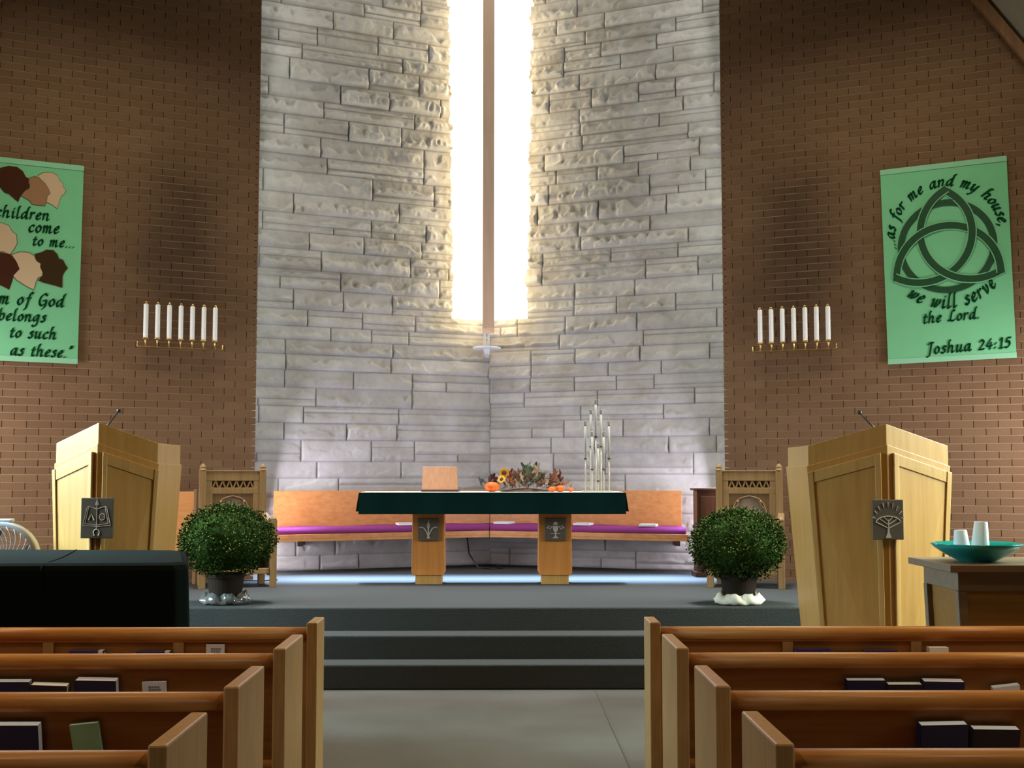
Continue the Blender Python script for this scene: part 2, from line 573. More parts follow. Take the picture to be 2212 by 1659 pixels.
def stone_wall(name, side, seed):
    rs = np.random.RandomState(seed)
    ds = 0.0105
    S, H = 3.45, 7.6
    ns, nz = int(S / ds), int(H / ds)
    s = np.arange(ns + 1) * ds
    z = np.arange(nz + 1) * ds
    SS, ZZ = np.meshgrid(s, z)
    h = np.zeros_like(SS)
    tone = np.ones_like(SS)
    stones = []
    # courses; one bed joint is laid level with the window sill
    z0 = 0
    sill = int((WIN_Z - P) / ds)
    while z0 < nz:
        hh = int(rs.uniform(0.15, 0.245) / ds)
        z1 = min(nz, z0 + hh)
        if z0 < sill and z1 > sill - 9:
            z1 = sill
        x0 = 0 if rs.rand() < 0.5 else -int(rs.uniform(0.1, 0.5) / ds)
        first = True
        while x0 < ns:
            ln = int(rs.uniform(0.42, 1.25) / ds)
            if z0 >= sill and first and x0 <= 0:
                x0 = -int(0.2 / ds)
                ln = int((WIN_S + rs.uniform(0.12, 0.75)) / ds) - x0
            first = False
            x1 = min(ns, x0 + ln)
            if ns - x1 < int(0.15 / ds):
                x1 = ns
            r = rs.rand()
            if z1 - z0 > 13 and r < 0.33:
                k = int((z1 - z0) * rs.choice([0.3, 0.36, 0.66, 0.7]))
                stones.append((x0, x1, z0, z0 + k))
                stones.append((x0, x1, z0 + k, z1))
            elif z1 - z0 > 17 and r < 0.46:
                k = int((z1 - z0) * rs.choice([0.4, 0.6]))
                mid = x0 + int((x1 - x0) * rs.uniform(0.35, 0.65))
                stones.append((x0, mid, z0, z0 + k))
                stones.append((mid, x1, z0, z0 + k))
                stones.append((x0, x1, z0 + k, z1))
            else:
                stones.append((x0, x1, z0, z1))
            x0 = x1
        z0 = z1
    # the lean of the window side of each stone beside the opening gives its ragged edge
    n_led = vnoise(SS * 7, ZZ * 0 + 3.3, seed + 1)
    n_sc = vnoise(SS * 16, ZZ * 13, seed + 2)
    n_sc2 = vnoise(SS * 34, ZZ * 30, seed + 3)
    n_big = vnoise(SS * 5, ZZ * 6, seed + 4)
    for (x0, x1, a0, a1) in stones:
        xa, xb = max(0, x0), min(ns, x1)
        if xb - xa < 1 or a1 - a0 < 1:
            continue
        sl = (slice(a0, a1 + 1), slice(xa, xb + 1))
        hgt = (a1 - a0) * ds
        bb = (ZZ[sl] - a0 * ds) / hgt
        es = np.minimum(SS[sl] - x0 * ds, x1 * ds - SS[sl])
        ez = np.minimum(ZZ[sl] - a0 * ds, a1 * ds - ZZ[sl])
        e = np.minimum(es, ez)
        zc = a0 * ds
        rough = 0.30 + 0.70 * min(1, max(0, (zc - 1.0) / 2.2))
        rough *= rs.uniform(0.35, 1.25)
        off = rs.uniform(0, 0.008)
        led = rs.uniform(0.30, 0.62)
        sh = rs.randint(0, 200)
        nl = np.roll(n_led, sh, 1)[sl]
        nsx = np.roll(n_sc, sh, 1)[sl]
        amp = rough * min(0.056, 0.28 * hgt)
        line = led + 0.55 * (nl - 0.5) + 0.42 * (nsx - 0.5)
        prof = sstep((line - bb) / 0.15 + 0.5) * sstep(bb / 0.26 + 0.1)
        scal = np.abs(2 * nsx - 1)
        hv = off + 0.005 * sstep(e / 0.02) + sstep(e / 0.03) * (amp * prof * (0.60 + 0.75 * n_big[sl] - 0.40 * scal) + rough * 0.014 * (nsx - 0.5) + rough * 0.010 * (n_sc2[sl] - 0.5))
        h[sl] = hv
        tn = rs.uniform(0.86, 1.08)
        tone[sl] = tn
    # joints
    for (x0, x1, a0, a1) in stones:
        xa, xb = max(0, x0), min(ns, x1)
        h[a0, xa:xb + 1] = 0.001
        tone[a0, xa:xb + 1] = 0.70
        if 0 < x0 < ns:
            h[a0:a1 + 1, x0] = -0.006
            tone[a0:a1 + 1, x0] = 0.34
    # opening of the corner window
    wk = int(WIN_S / ds)
    rag = np.zeros(nz + 1, int)
    for (x0, x1, a0, a1) in stones:
        if x0 <= 0:
            rag[a0:a1 + 1] = int(rs.uniform(-0.030, 0.022) / ds)
    for k in range(sill + 1, nz + 1):
        h[k, :wk + int(wk * 0.15 * (k - sill) / (3.5 / ds)) + rag[k]] = -0.16  # opening widened toward the top, glow of the window put into its shape
    # 3d
    sx = side
    X = CX + sx * (SS * C25) + (-sx * S25) * h
    Y = CY - SS * S25 - C25 * h
    Z = P + ZZ
    co = np.stack([X, Y, Z], -1).reshape(-1, 3)
    idx = np.arange((ns + 1) * (nz + 1)).reshape(nz + 1, ns + 1)
    if side < 0:
        q = np.stack([idx[:-1, 1:], idx[:-1, :-1], idx[1:, :-1], idx[1:, 1:]], -1).reshape(-1, 4)
    else:
        q = np.stack([idx[:-1, :-1], idx[:-1, 1:], idx[1:, 1:], idx[1:, :-1]], -1).reshape(-1, 4)
    me = bpy.data.meshes.new(name)
    me.vertices.add(len(co))
    me.vertices.foreach_set('co', co.ravel())
    me.loops.add(q.size)
    me.loops.foreach_set('vertex_index', q.ravel().astype(np.int32))
    me.polygons.add(len(q))
    me.polygons.foreach_set('loop_start', np.arange(0, q.size, 4, dtype=np.int32))
    me.polygons.foreach_set('loop_total', np.full(len(q), 4, np.int32))
    me.polygons.foreach_set('use_smooth', np.ones(len(q), bool))
    a = me.attributes.new('tone', 'FLOAT', 'POINT')
    a.data.foreach_set('value', tone.ravel().astype(np.float32))
    me.update()
    me.validate()
    me.materials.append(M['stone'])
    o = bpy.data.objects.new(name, me)
    COL.objects.link(o)
    return struct(o)


stone_wall('wall_stone_left', -1, 11)
stone_wall('wall_stone_right', 1, 23)
# glass of the corner window, one pane in each wall, set back in the reveal
for k, sx in enumerate((-1, 1)):
    b = MB()
    d0 = -0.10
    pts = []
    for ss in (0.0, WIN_S + 0.13):
        for dd in (d0, d0 - 0.02):
            pts.append((CX + sx * ss * C25 - sx * S25 * dd, CY - ss * S25 - C25 * dd))
    poly = [pts[0], pts[2], pts[3], pts[1]]
    b.prism(poly, WIN_Z + 0.005, P + 7.55)
    struct(b.build('window_%d' % (k + 1), 'pane_tall'))
# wooden beam before the window corner
b = MB()
b.loft([[(-0.111, 13.80, 3.165), (0.019, 13.80, 3.165), (0.019, 13.90, 3.115), (-0.111, 13.90, 3.115)],
        [(-0.111, 13.80, 8.1), (0.019, 13.80, 8.1), (0.019, 13.90, 8.1), (-0.111, 13.90, 8.1)]])
o = b.build('hanging_beam', 'beam_wood', bevel=0.004)
tag(o, 'brown wooden beam hanging upright before the bright corner window', 'beam')
# little white bracket under the beam
t = thing('wall_bracket', 'small white metal bracket shelf in the stone corner below the beam', 'bracket', (-0.065, 13.8, 2.87))
b = MB()
b.lathe([(0.150, 0.055), (0.158, 0.062), (0.158, 0.072), (0.150, 0.078)], 28)
b.build('shelf_plate', 'white_metal', t)
b = MB()
b.plate([(-0.02, 0.0), (0.02, 0.0), (0.035, 0.055), (-0.035, 0.055)], -0.02, 0.40)
b.build('support_arm', 'white_metal', t)
for q in (-0.022, 0.022):
    b = MB()
    b.tube([(q, 0, 0.078), (q, 0, 0.245)], 0.012, 10)
    b.build('upright_tube', 'white_metal', t, smooth=True)

# ------------------------------------------------------------------ brick walls
BRICK_H, BRICK_L = 0.0697, 0.209


def brick_wall(name, side, ex, mat):
    """built in wall coordinates: x runs outward from the chancel edge, y into the wall, z up"""
    b = MB()
    Lw, Hw = 3.86, 7.8
    n = int(Hw / BRICK_H)
    g, j = 0.0085, 0.0058
    r = random.Random(5 if side < 0 else 6)
    b.mi = 2
    b.box(0.05, Lw, 0.014, 0.20, 0, Hw)
    for k in range(n):
        z0 = k * BRICK_H
        b.mi = 1
        b.box(0.036, Lw, 0.0035, 0.02, z0, z0 + g)
        b.mi = 0
        x = -BRICK_L / 2 if k % 2 else 0.0
        while x < Lw:
            xa, xb = max(0.0, x), min(Lw, x + BRICK_L - j)
            if xb - xa > 0.02:
                d = r.uniform(-0.0012, 0.0012)
                b.box(xa, xb, d, 0.02 if xa > 0 else 0.07, z0 + g, z0 + BRICK_H)
            x += BRICK_L
    o = b.build(name, [mat, 'bed_mortar', 'head_joint'])
    o.location = (ex, 12.22, 0)
    if side < 0:
        o.scale = (-1, 1, 1)
        o.rotation_euler = (0, 0, A25)
    else:
        o.rotation_euler = (0, 0, -A25)
    return struct(o)


brick_wall('wall_brick_left', -1, -2.305, brick_mat('sooty red brick left', 0.76, 3.72))
brick_wall('wall_brick_right', 1, 2.28, brick_mat('sooty red brick right', 0.72, 3.68))


def wall_pt(side, s, z, off):
    ex = -2.305 if side < 0 else 2.28
    return (ex + side * (s * C25) - side * S25 * off, 12.22 - s * S25 - C25 * off, z)


# ------------------------------------------------------------------ room shell out of frame
b = MB()
b.box(-5.95, -5.75, -3.2, 15.2, 0, 4.0)
struct(b.build('wall_left', 'plaster'))
b = MB()
b.box(5.75, 5.95, -3.2, 15.2, 0, 4.0)
struct(b.build('wall_right', 'plaster'))
b = MB()
b.box(-5.95, 5.95, -3.4, -3.2, 0, 13.5)
struct(b.build('wall_back', 'plaster'))
b = MB()
b.box(-5.95, 5.95, 15.2, 15.4, 0, 13.5)
struct(b.build('wall_front', 'plaster'))


def roof_z(x):
    return 5.90 - 1.656 * (abs(x) - 4.51)


for nm, sx in (('ceiling_left', -1), ('ceiling_right', 1)):
    b = MB()
    x1 = 5.95
    b.plate([(0, roof_z(0)), (sx * x1, roof_z(x1)), (sx * x1, roof_z(x1) + 0.25), (0, roof_z(0) + 0.25)], -3.4, 15.4)
    struct(b.build(nm, 'ceiling'))
# glued wooden rib where the roof meets the brick wall
for k, sx in enumerate((-1, 1)):
    b = MB()
    rings = []
    for sw in (0.6, 3.75):
        zz = 5.90 - (sw - 2.45) * 1.514
        rings.append([wall_pt(sx, sw, zz + 0.05, 0.004), wall_pt(sx, sw, zz + 0.05, 0.13), wall_pt(sx, sw, zz - 0.11, 0.13), wall_pt(sx, sw, zz - 0.11, 0.004)])
    b.loft(rings)
    struct(b.build('trim_%d' % (k + 2), 'arch_wood'))
# side windows of the nave
for k, sx in enumerate((-1, 1)):
    b = MB()
    x0 = sx * 5.72
    for yy in (7.05, 8.15, 9.25, 10.35):
        b.box(x0 - 0.03, x0 + 0.03, yy - 0.04, yy + 0.04, 0.9, 3.15)
    for zz in (0.9, 3.15):
        b.box(x0 - 0.03, x0 + 0.03, 7.01, 10.39, zz - 0.04, zz + 0.04)
    struct(b.build('window_%d' % (k + 3), 'arch_wood'))
    b = MB()
    b.box(sx * 5.735 - 0.008, sx * 5.735 + 0.008, 7.05, 10.35, 0.9, 3.15)
    struct(b.build('window_%d' % (k + 5), 'pane_side'))
# frames of the chancel windows behind the brick ends
for k, sx in enumerate((-1, 1)):
    b = MB()
    b.box(sx * 2.52 - 0.02, sx * 2.52 + 0.02, 12.3, 12.98, P, P + 7.0)
    struct(b.build('window_%d' % (k + 7), 'pane_side'))

# ------------------------------------------------------------------ pews
def pew(side, yn, label, front=False):
    """side -1 left block, +1 right block; yn = y of the near edge of the aisle end"""
    t = thing('pew', label, 'pew', (side * 0.742, yn, 0), 0, 'pews of the left block' if side < 0 else 'pews of the right block')
    sg = side
    L = 3.55
    dp = 0.23 if front else 0.43

    def bx(b, x0, x1, *r):
        a, c = sg * x0, sg * x1
        b.box(min(a, c), max(a, c), *r)
    ends = []
    for x0 in (0.0, L - 0.048):
        b = MB()
        bx(b, x0, x0 + 0.048, 0, dp, 0, 0.875)
        b.build('end_panel', 'oak_z', t, bevel=0.006)
    lean = 0.0 if front else math.tan(math.radians(12))
    b = MB()
    zt, zb = 0.80, 0.12 if front else 0.36
    # back board, top leaning toward the viewer
    y_t = 0.045
    y_b = y_t + (zt - zb) * lean
    xs = (sg * 0.05, sg * (L - 0.05))
    b.loft([[(xs[0], y_b, zb), (xs[1], y_b, zb), (xs[1], y_b + 0.022, zb), (xs[0], y_b + 0.022, zb)],
            [(xs[0], y_t, zt), (xs[1], y_t, zt), (xs[1], y_t + 0.022, zt), (xs[0], y_t + 0.022, zt)]])
    b.build('back_board', 'oak_panel', t)
    # rounded cap rail
    b = MB()
    ring = []
    for k in range(12):
        a = 2 * PI * k / 12
        ring.append((0.055 + 0.042 * math.copysign(abs(math.cos(a)) ** 0.7, math.cos(a)), 0.820 + 0.030 * math.copysign(abs(math.sin(a)) ** 0.8, math.sin(a))))
    b.loft([[(sg * 0.049, y, z) for y, z in ring], [(sg * (L - 0.049), y, z) for y, z in ring]])
    b.build('cap_rail', 'oak_x', t, smooth=True)
    if front:
        # framed panels of the front screen
        b = MB()
        bx(b, 0.05, L - 0.05, 0.030, 0.047, 0.785, 0.80)
        bx(b, 0.05, L - 0.05, 0.030, 0.047, 0.12, 0.20)
        b.build('frame_rail', 'oak_x', t, bevel=0.003)
        for xx in (0.05, 0.60, 1.18, 1.76, 2.34, 2.92, L - 0.098):
            b = MB()
            bx(b, xx, xx + 0.048, 0.030, 0.047, 0.20, 0.785)
            b.build('stile', 'oak_z', t, bevel=0.003)
    else:
        b = MB()
        bx(b, 0.05, L - 0.05, 0.10, 0.50, 0.40, 0.435)
        b.build('seat', 'oak_x', t, bevel=0.012)
    # book rack
    b = MB()
    yb = y_t + (zt - 0.52) * lean
    bx(b, 0.30, L - 0.30, yb - 0.10, yb + 0.01, 0.50, 0.515)
    bx(b, 0.30, L - 0.30, yb - 0.112, yb - 0.098, 0.50, 0.585)
    b.build('book_rack', 'oak_x', t, bevel=0.003)
    return t


NEAR = (5.645, 4.81, 3.952, 3.108)
ROWN = ('front', 'second', 'third', 'nearest')
for side, sn in ((-1, 'left'), (1, 'right')):
    for k, yn in enumerate(NEAR):
        lab = {0: 'panelled oak screen pew closest to the steps, %s of the aisle',
               1: 'oak pew second from the steps, %s of the aisle',
               2: 'oak pew third from the steps, %s of the aisle',
               3: 'oak pew nearest the camera, %s of the aisle'}[k] % sn
        pew(side, yn, lab, k == 0)


# ------------------------------------------------------------------ books and cards in the racks
def book(xc, row, ztop, w, h, th, cover, label, name='hymnal', cat='book', group=None, spine_up=False, tilt=0, dy=0.0):
    yn = NEAR[row]
    lean = 0.0 if row == 0 else math.radians(12)
    base = ztop - h * math.cos(lean)
    ybrd = yn + 0.045 + (0.80 - ztop) * math.tan(lean)      # face of the back board at the book's top
    t = thing(name, label, cat, (xc, ybrd - 0.012 - th - 0.006 + dy, ztop), 0, group)
    # local: x width, y thickness (0 near .. th), z from -h to 0, leaning with the board
    m = Matrix.Rotation(math.radians(tilt), 4, 'Y') @ Matrix.Rotation(lean, 4, 'X')
    c = 0.003
    if cover:
        b = MB()
        b.box(-w / 2, w / 2, 0, c, -h, 0, m)
        b.box(-w / 2, w / 2, th - c, th, -h, 0, m)
        if spine_up:
            b.box(-w / 2, w / 2, 0, th, -c, 0.004, m)
        else:
            b.box(-w / 2, -w / 2 + c, 0, th, -h, 0, m)
        b.build('cover', cover, t, bevel=0.001)
    b = MB()
    q = 0.004
    b.box(-w / 2 + q, w / 2 - q * 0.6, c, th - c, -h + q, -0.005 if spine_up else -q * 0.5, m)
    b.build('page_block', 'pages', t)
    if spine_up and xc < 0:
        b = MB()
        b.box(w / 2 - 0.026, w / 2 - 0.006, -0.0015, th + 0.001, -0.030, 0.0052, m)
        b.build('spine_label', 'card', t)
    return t


def card(xc, row, ztop, w, h, label, tilt=0):
    yn = NEAR[row]
    lean = 0.0 if row == 0 else math.radians(12)
    ybrd = yn + 0.045 + (0.80 - ztop) * math.tan(lean)
    t = thing('pew_card', label, 'card', (xc, ybrd - 0.022, ztop), 0, 'cards in the pew racks')
    m = Matrix.Rotation(math.radians(tilt), 4, 'Y') @ Matrix.Rotation(lean, 4, 'X')
    b = MB()
    b.box(-w / 2, w / 2, 0, 0.006, -h, 0, m)
    b.build('card_sheet', 'card', t)
    b = MB()
    r = random.Random(int(abs(xc) * 1000))
    for k in range(3):
        z = -0.017 - 0.011 * k
        x = -w * 0.24
        while x < w * 0.22:
            l = r.uniform(0.006, 0.012)
            b.box(x, x + l, -0.0012, 0, z - 0.007, z, m)
            x += l + 0.0025
    b.build('printed_lines', 'ink', t)
    return t


G2, G3, G1 = 'hymnals in the pew racks', 'hymnals in the pew racks', 'hymnals in the pew racks'
# left block
book(-1.763, 0, 0.750, 0.157, 0.22, 0.034, 'purple_book', 'purple spine-up book with white label at its end, left screen pew, farther from aisle', spine_up=True, group=G1)
book(-1.468, 0, 0.746, 0.155, 0.22, 0.030, 'purple_book', 'purple spine-up book with white label, left screen pew, between it and the white card', spine_up=True, group=G1)
card(-1.199, 0, 0.778, 0.082, 0.26, 'white printed card in the rack of the left screen pew')
book(-1.790, 1, 0.752, 0.165, 0.22, 0.038, 'navy', 'navy hymnal at the outer end of three, rack of second left pew', group=G2)
book(-1.630, 1, 0.741, 0.140, 0.21, 0.042, 'black_book', 'lower black book between two navy hymnals, rack of second left pew', tilt=2, group=G2, dy=-0.015)
book(-1.458, 1, 0.757, 0.158, 0.22, 0.044, 'navy', 'navy hymnal next to the white card, rack of second left pew', tilt=1, group=G2)
card(-1.247, 1, 0.746, 0.092, 0.23, 'white printed card in the rack of the second left pew', -1.5)
book(-1.440, 2, 0.758, 0.160, 0.22, 0.040, 'navy', 'navy hymnal beside the pale green booklet, rack of third left pew', group=G3)
book(-1.228, 2, 0.758, 0.090, 0.22, 0.014, 'green_book', 'thin pale green booklet in the rack of the third left pew', name='booklet', tilt=-6, group='booklets in the pew racks')
# right block
book(1.472, 0, 0.753, 0.160, 0.22, 0.032, 'purple_book', 'purple book nearest the aisle in the right screen pew rack', spine_up=True, group=G1)
book(1.622, 0, 0.739, 0.135, 0.21, 0.030, 'black_book', 'low black book between two purple ones, right screen pew rack', group=G1)
book(1.775, 0, 0.747, 0.150, 0.22, 0.032, 'purple_book', 'purple book beside the low black one, toward outer end of right screen pew', spine_up=True, group=G1)
t = book(2.030, 0, 0.766, 0.092, 0.24, 0.050, None, 'bundle of cream leaflets standing in the right screen pew rack', name='leaflet_bundle', cat='leaflets', group='leaflets in the pew racks')
book(1.467, 1, 0.751, 0.150, 0.22, 0.034, 'navy', 'navy hymnal nearest the aisle, rack of second right pew', group=G2)
book(1.612, 1, 0.737, 0.133, 0.21, 0.036, 'black_book', 'lower black book between two navy hymnals, rack of second right pew', group=G2, dy=-0.01)
book(1.762, 1, 0.747, 0.158, 0.22, 0.042, 'navy', 'navy hymnal outermost of three, rack of second right pew', tilt=1, group=G2)
book(2.005, 1, 0.727, 0.110, 0.20, 0.030, None, 'small stack of cream leaflets alone at the frame edge, second right pew', name='leaflet_bundle', cat='leaflets', tilt=-6, group='leaflets in the pew racks')
book(1.457, 2, 0.753, 0.150, 0.22, 0.038, 'navy', 'navy hymnal nearer the aisle, rack of third right pew', tilt=-1, group=G3)
book(1.622, 2, 0.738, 0.150, 0.21, 0.038, 'black_book', 'black hymnal at the frame edge, rack of third right pew', tilt=1, group=G3)

# ------------------------------------------------------------------ bench along the stone wall
def strip(side, o0, o1, x_end, x_in=0.0):
    def pt(dx, o):
        return (CX + side * dx, CY - dx * T25 - o / C25)
    return [pt(x_in, o0), pt(x_end, o0), pt(x_end, o1), pt(x_in, o1)]


for side, nm in ((-1, 'left'), (1, 'right')):
    t = thing('wall_bench', 'long orange oak bench along the %s half of the stone wall' % nm, 'bench', (0, 0, 0), 0, 'benches along the stone wall')
    xe = 2.25 if side < 0 else 2.03
    b = MB(); b.prism(strip(side, 0.085, 0.115, xe, 0.003), P + 0.40, P + 0.843); b.build('backrest', 'bench_oak', t, bevel=0.003)
    b = MB(); b.prism(strip(side, 0.085, 0.54, xe, 0.003), P + 0.36, P + 0.405); b.build('seat_board', 'bench_oak', t, bevel=0.003)
    b = MB(); b.prism(strip(side, 0.51, 0.54, xe, 0.003), P + 0.335, P + 0.36); b.build('front_rail', 'bench_oak', t)
    for q in (0.62, 1.95):
        b = MB(); b.prism(strip(side, 0.02, 0.26, q + 0.04, q), P + 0.27, P + 0.36); b.build('support', 'dark_wood', t)
    b = MB()
    pr = [(0.125, 0.408), (0.14, 0.462), (0.17, 0.474), (0.48, 0.474), (0.515, 0.465), (0.53, 0.44), (0.525, 0.408)]
    rings = []
    for dx in [0.006 + (xe - 0.026) * k / 24 for k in range(25)]:
        rings.append([(CX + side * dx, CY - dx * T25 - o / C25, P + z + (0.004 * math.sin(k * 1.7 + dx * 9) if z > 0.45 else 0)) for k, (o, z) in enumerate(pr)])
    b.loft(rings)
    o = b.build('bench_cushion', 'cushion', None, smooth=True)
    tag(o, 'long purple seat cushion on the %s wall bench' % nm, 'cushion', 'cushions on the wall benches')


def booklet(dx, side, o_, label, rz):
    x = CX + side * dx
    y = CY - dx * T25 - o_ / C25
    t = thing('bench_booklet', label, 'booklet', (x, y, P + 0.478), rz, 'booklets on the wall benches')
    b = MB(); b.box(-0.085, 0.085, -0.11, 0.11, 0, 0.018); b.build('page_block', 'pages', t)
    b = MB(); b.box(-0.088, 0.088, -0.112, 0.112, 0.018, 0.022); b.box(0.085, 0.089, -0.112, 0.112, 0, 0.022); b.build('cover', 'card', t)
    return t


booklet(0.90, -1, 0.40, 'white booklet on the left purple cushion beside the left altar leg', A25 - 0.2)
booklet(0.16, 1, 0.38, 'white booklet on the right purple cushion next to the corner', -A25 + 0.1)
booklet(1.00, 1, 0.40, 'white booklet on purple cushion just right of the right altar leg', -A25 + 0.15)
booklet(1.66, 1, 0.40, 'white booklet on the right cushion toward the dark cabinet', -A25 + 0.2)

# cord in the corner under the bench
b = MB()
b.tube([(-0.28, 13.9, P + 0.33), (-0.25, 13.7, P + 0.15), (-0.15, 13.55, P + 0.02), (0.0, 13.5, P + 0.008), (0.12, 13.62, P + 0.008), (0.05, 13.9, P + 0.02)], 0.008, 8)
o = b.build('power_cord', 'black', smooth=True)
tag(o, 'black power cord lying in the corner under the wall benches', 'cord')

# small side bench seen between left lectern and left chair
t = thing('short_bench', 'short orange wooden bench back between left lectern and carved chair', 'bench', (-2.80, 11.72, P))
b = MB(); b.box(-0.20, 0.035, 0.0, 0.03, 0.30, 0.855); b.build('back_board', 'bench_oak', t, bevel=0.003)
b = MB(); b.box(0.035, 0.065, -0.03, 0.06, 0.0, 0.875); b.build('end_post', 'chair_oak', t, bevel=0.004)
b = MB(); b.box(-0.23, -0.20, -0.03, 0.06, 0.0, 0.875); b.build('end_post', 'chair_oak', t, bevel=0.004)

# dark cabinet beside the right bench
t = thing('dark_cabinet', 'small dark wooden cabinet behind the right potted plant', 'cabinet', (2.235, 12.49, P))
b = MB(); b.box(-0.19, 0.19, 0, 0.24, 0.05, 0.855); b.build('body', 'dark_wood', t, bevel=0.004)
b = MB(); b.box(-0.22, 0.22, -0.025, 0.25, 0.855, 0.880); b.build('top', 'dark_wood', t, bevel=0.005)
b = MB(); b.box(-0.215, 0.215, -0.02, 0.25, 0, 0.05); b.build('plinth', 'dark_wood', t, bevel=0.004)
b = MB(); b.box(-0.155, 0.155, -0.012, 0.0, 0.10, 0.80); b.build('door', 'dark_wood', t, bevel=0.006)

# ------------------------------------------------------------------ altar table
t = thing('altar_table', 'oak altar table on two broad legs under the green cloth', 'table', (0, 11.62, P))
b = MB(); b.box(-1.19, 1.21, -0.15, 0.34, 0.745, 0.838); b.build('tabletop', 'altar_oak', t, bevel=0.006)


def emblem(kind):
    b = MB()
    def ln(pts, r=0.004, rad=None):
        b.tube([(x, 0, z) for x, z in pts], r, 5, radii=rad)
    if kind == 'lily':
        ln([(0, -0.085), (0, 0.085)], 0.005, [0.009, 0.003])
        for s in (-1, 1):
            ln([(0, -0.065), (s * 0.015, -0.03), (s * 0.035, 0.005), (s * 0.055, 0.018), (s * 0.085, 0.018)], 0.005, [0.006, 0.006, 0.005, 0.005, 0.004])
            ln([(0, -0.05), (s * 0.014, -0.085)], 0.004)
            ln([(s * 0.003, 0.0), (s * 0.012, 0.035), (s * 0.002, 0.06)], 0.003)
    if kind == 'chalice':
        b.plate([(-0.028, 0.03), (0.028, 0.03), (0.02, -0.01), (0.005, -0.03), (-0.005, -0.03), (-0.02, -0.01)], -0.002, 0.002)
        b.plate([(-0.006, -0.03), (0.006, -0.03), (0.006, -0.065), (-0.006, -0.065)], -0.002, 0.002)
        b.plate([(-0.03, -0.082), (0.03, -0.082), (0.006, -0.062), (-0.006, -0.062)], -0.002, 0.002)
        for s in (-1, 1):
            ln([(s * 0.03, 0.03), (s * 0.05, 0.0), (s * 0.07, 0.02), (s * 0.085, 0.01)], 0.004)
            ln([(s * 0.045, 0.02), (s * 0.065, 0.035), (s * 0.075, 0.005)], 0.003)
            ln([(s * 0.012, 0.035), (s * 0.02, 0.055)], 0.003)
        ln([(-0.045, -0.04), (0.045, -0.04)], 0.003)
        b.ball((0, 0, 0.055), 0.016, 0.003, 0.016)
    if kind == 'book':
        H = 0.106
        ln([(0, -0.072), (0, 0.11)], 0.0035)
        b.plate([(-0.013, 0.085), (0.013, 0.085), (0, 0.125)], -0.002, 0.002)
        for s in (-1, 1):
            ln([(0, 0.058), (s * 0.052, 0.075), (s * 0.075, -0.035), (0, -0.046)], 0.0027)
            ln([(s * 0.052, 0.075), (s * 0.062, 0.070), (s * 0.088, -0.046), (0, -0.055)], 0.0027)
        # alpha and omega-like circle on the two pages
        ln([(-0.052, -0.012), (-0.034, 0.027)], 0.003, [0.0045, 0.002])
        ln([(-0.034, 0.027), (-0.015, -0.014)], 0.003, [0.002, 0.0045])
        b.tube([(0.034 + 0.017 * math.cos(a), 0, 0.008 + 0.021 * math.sin(a)) for a in [2 * PI * k / 18 for k in range(19)]], 0.0035, 5)
        b.tube([(0.034 + 0.008 * math.cos(a), 0, 0.008 + 0.009 * math.sin(a)) for a in [2 * PI * k / 12 for k in range(13)]], 0.002, 5)
        # omega under the book
        b.tube([(0.0185 * math.cos(a), 0, -0.092 + 0.021 * math.sin(a)) for a in [-1.0 + (PI + 2.0) * k / 16 for k in range(17)]], 0.0035, 5)
        for s in (-1, 1):
            ln([(s * 0.010, -0.110), (s * 0.021, -0.111)], 0.003)
    if kind == 'tree':
        b.plate([(-0.020, -0.118), (0.020, -0.118), (0.007, -0.085), (0.005, -0.055), (-0.005, -0.055), (-0.007, -0.085)], -0.002, 0.002)
        ln([(0, -0.118 + 0.06), (0, 0.0)], 0.004)
        for s in (-1, 1):
            ln([(0, -0.055), (s * 0.076, -0.018)], 0.0033)
            ln([(0, -0.032), (s * 0.052, 0.002)], 0.0033)
            ln([(0, -0.010), (s * 0.028, 0.016)], 0.003)
        ln([(0.080 * math.cos(a), -0.020 + 0.042 * math.sin(a)) for a in [PI * k / 14 for k in range(15)]], 0.0038)
        for k in range(9):
            a = math.radians(12 + 156 * k / 8)
            r0, r1 = 0.088, 0.124
            x0, z0, x1, z1 = r0 * math.cos(a) * 0.93, -0.01 + r0 * math.sin(a), r1 * math.cos(a) * 0.82, -0.01 + r1 * math.sin(a)
            ln([(x0, z0), (x1, z1)], 0.003, [0.002, 0.005])
    return b


def plaque(parent, x, y, zc, w, h, kind, label):
    b = MB(); b.box(x - w / 2, x + w / 2, y - 0.022, y, zc - h / 2, zc + h / 2)
    o = b.build('plaque', 'plaque', parent, bevel=0.004)
    o['label'] = label
    e = emblem(kind).build('emblem', 'incised', o)
    e.location = (x, y - 0.0225, zc)
    e['label'] = 'pale line emblem'
    return o


for x0, x1, pl0, pl1, kind in ((-0.737, -0.431, -0.702, -0.456, 'lily'), (0.437, 0.750, 0.464, 0.719, 'chalice')):
    b = MB()
    cx = (x0 + x1) / 2
    hw = (x1 - x0) / 2
    pr = [(-hw + 0.012, 0.083), (-hw, 0.11), (-hw + 0.006, 0.745), (hw - 0.006, 0.745), (hw, 0.11), (hw - 0.012, 0.083)]
    b.plate([(cx + u, v) for u, v in pr], 0.04, 0.31)
    lg = b.build('leg', 'altar_oak', t, bevel=0.004)
    b = MB(); b.box(pl0, pl1, 0.05, 0.29, 0, 0.083); b.build('plinth', 'lectern_trim', lg, bevel=0.003)
    plaque(lg, cx + 0.002, 0.04, 0.508, 0.196, 0.212, kind, 'dark slate plaque')

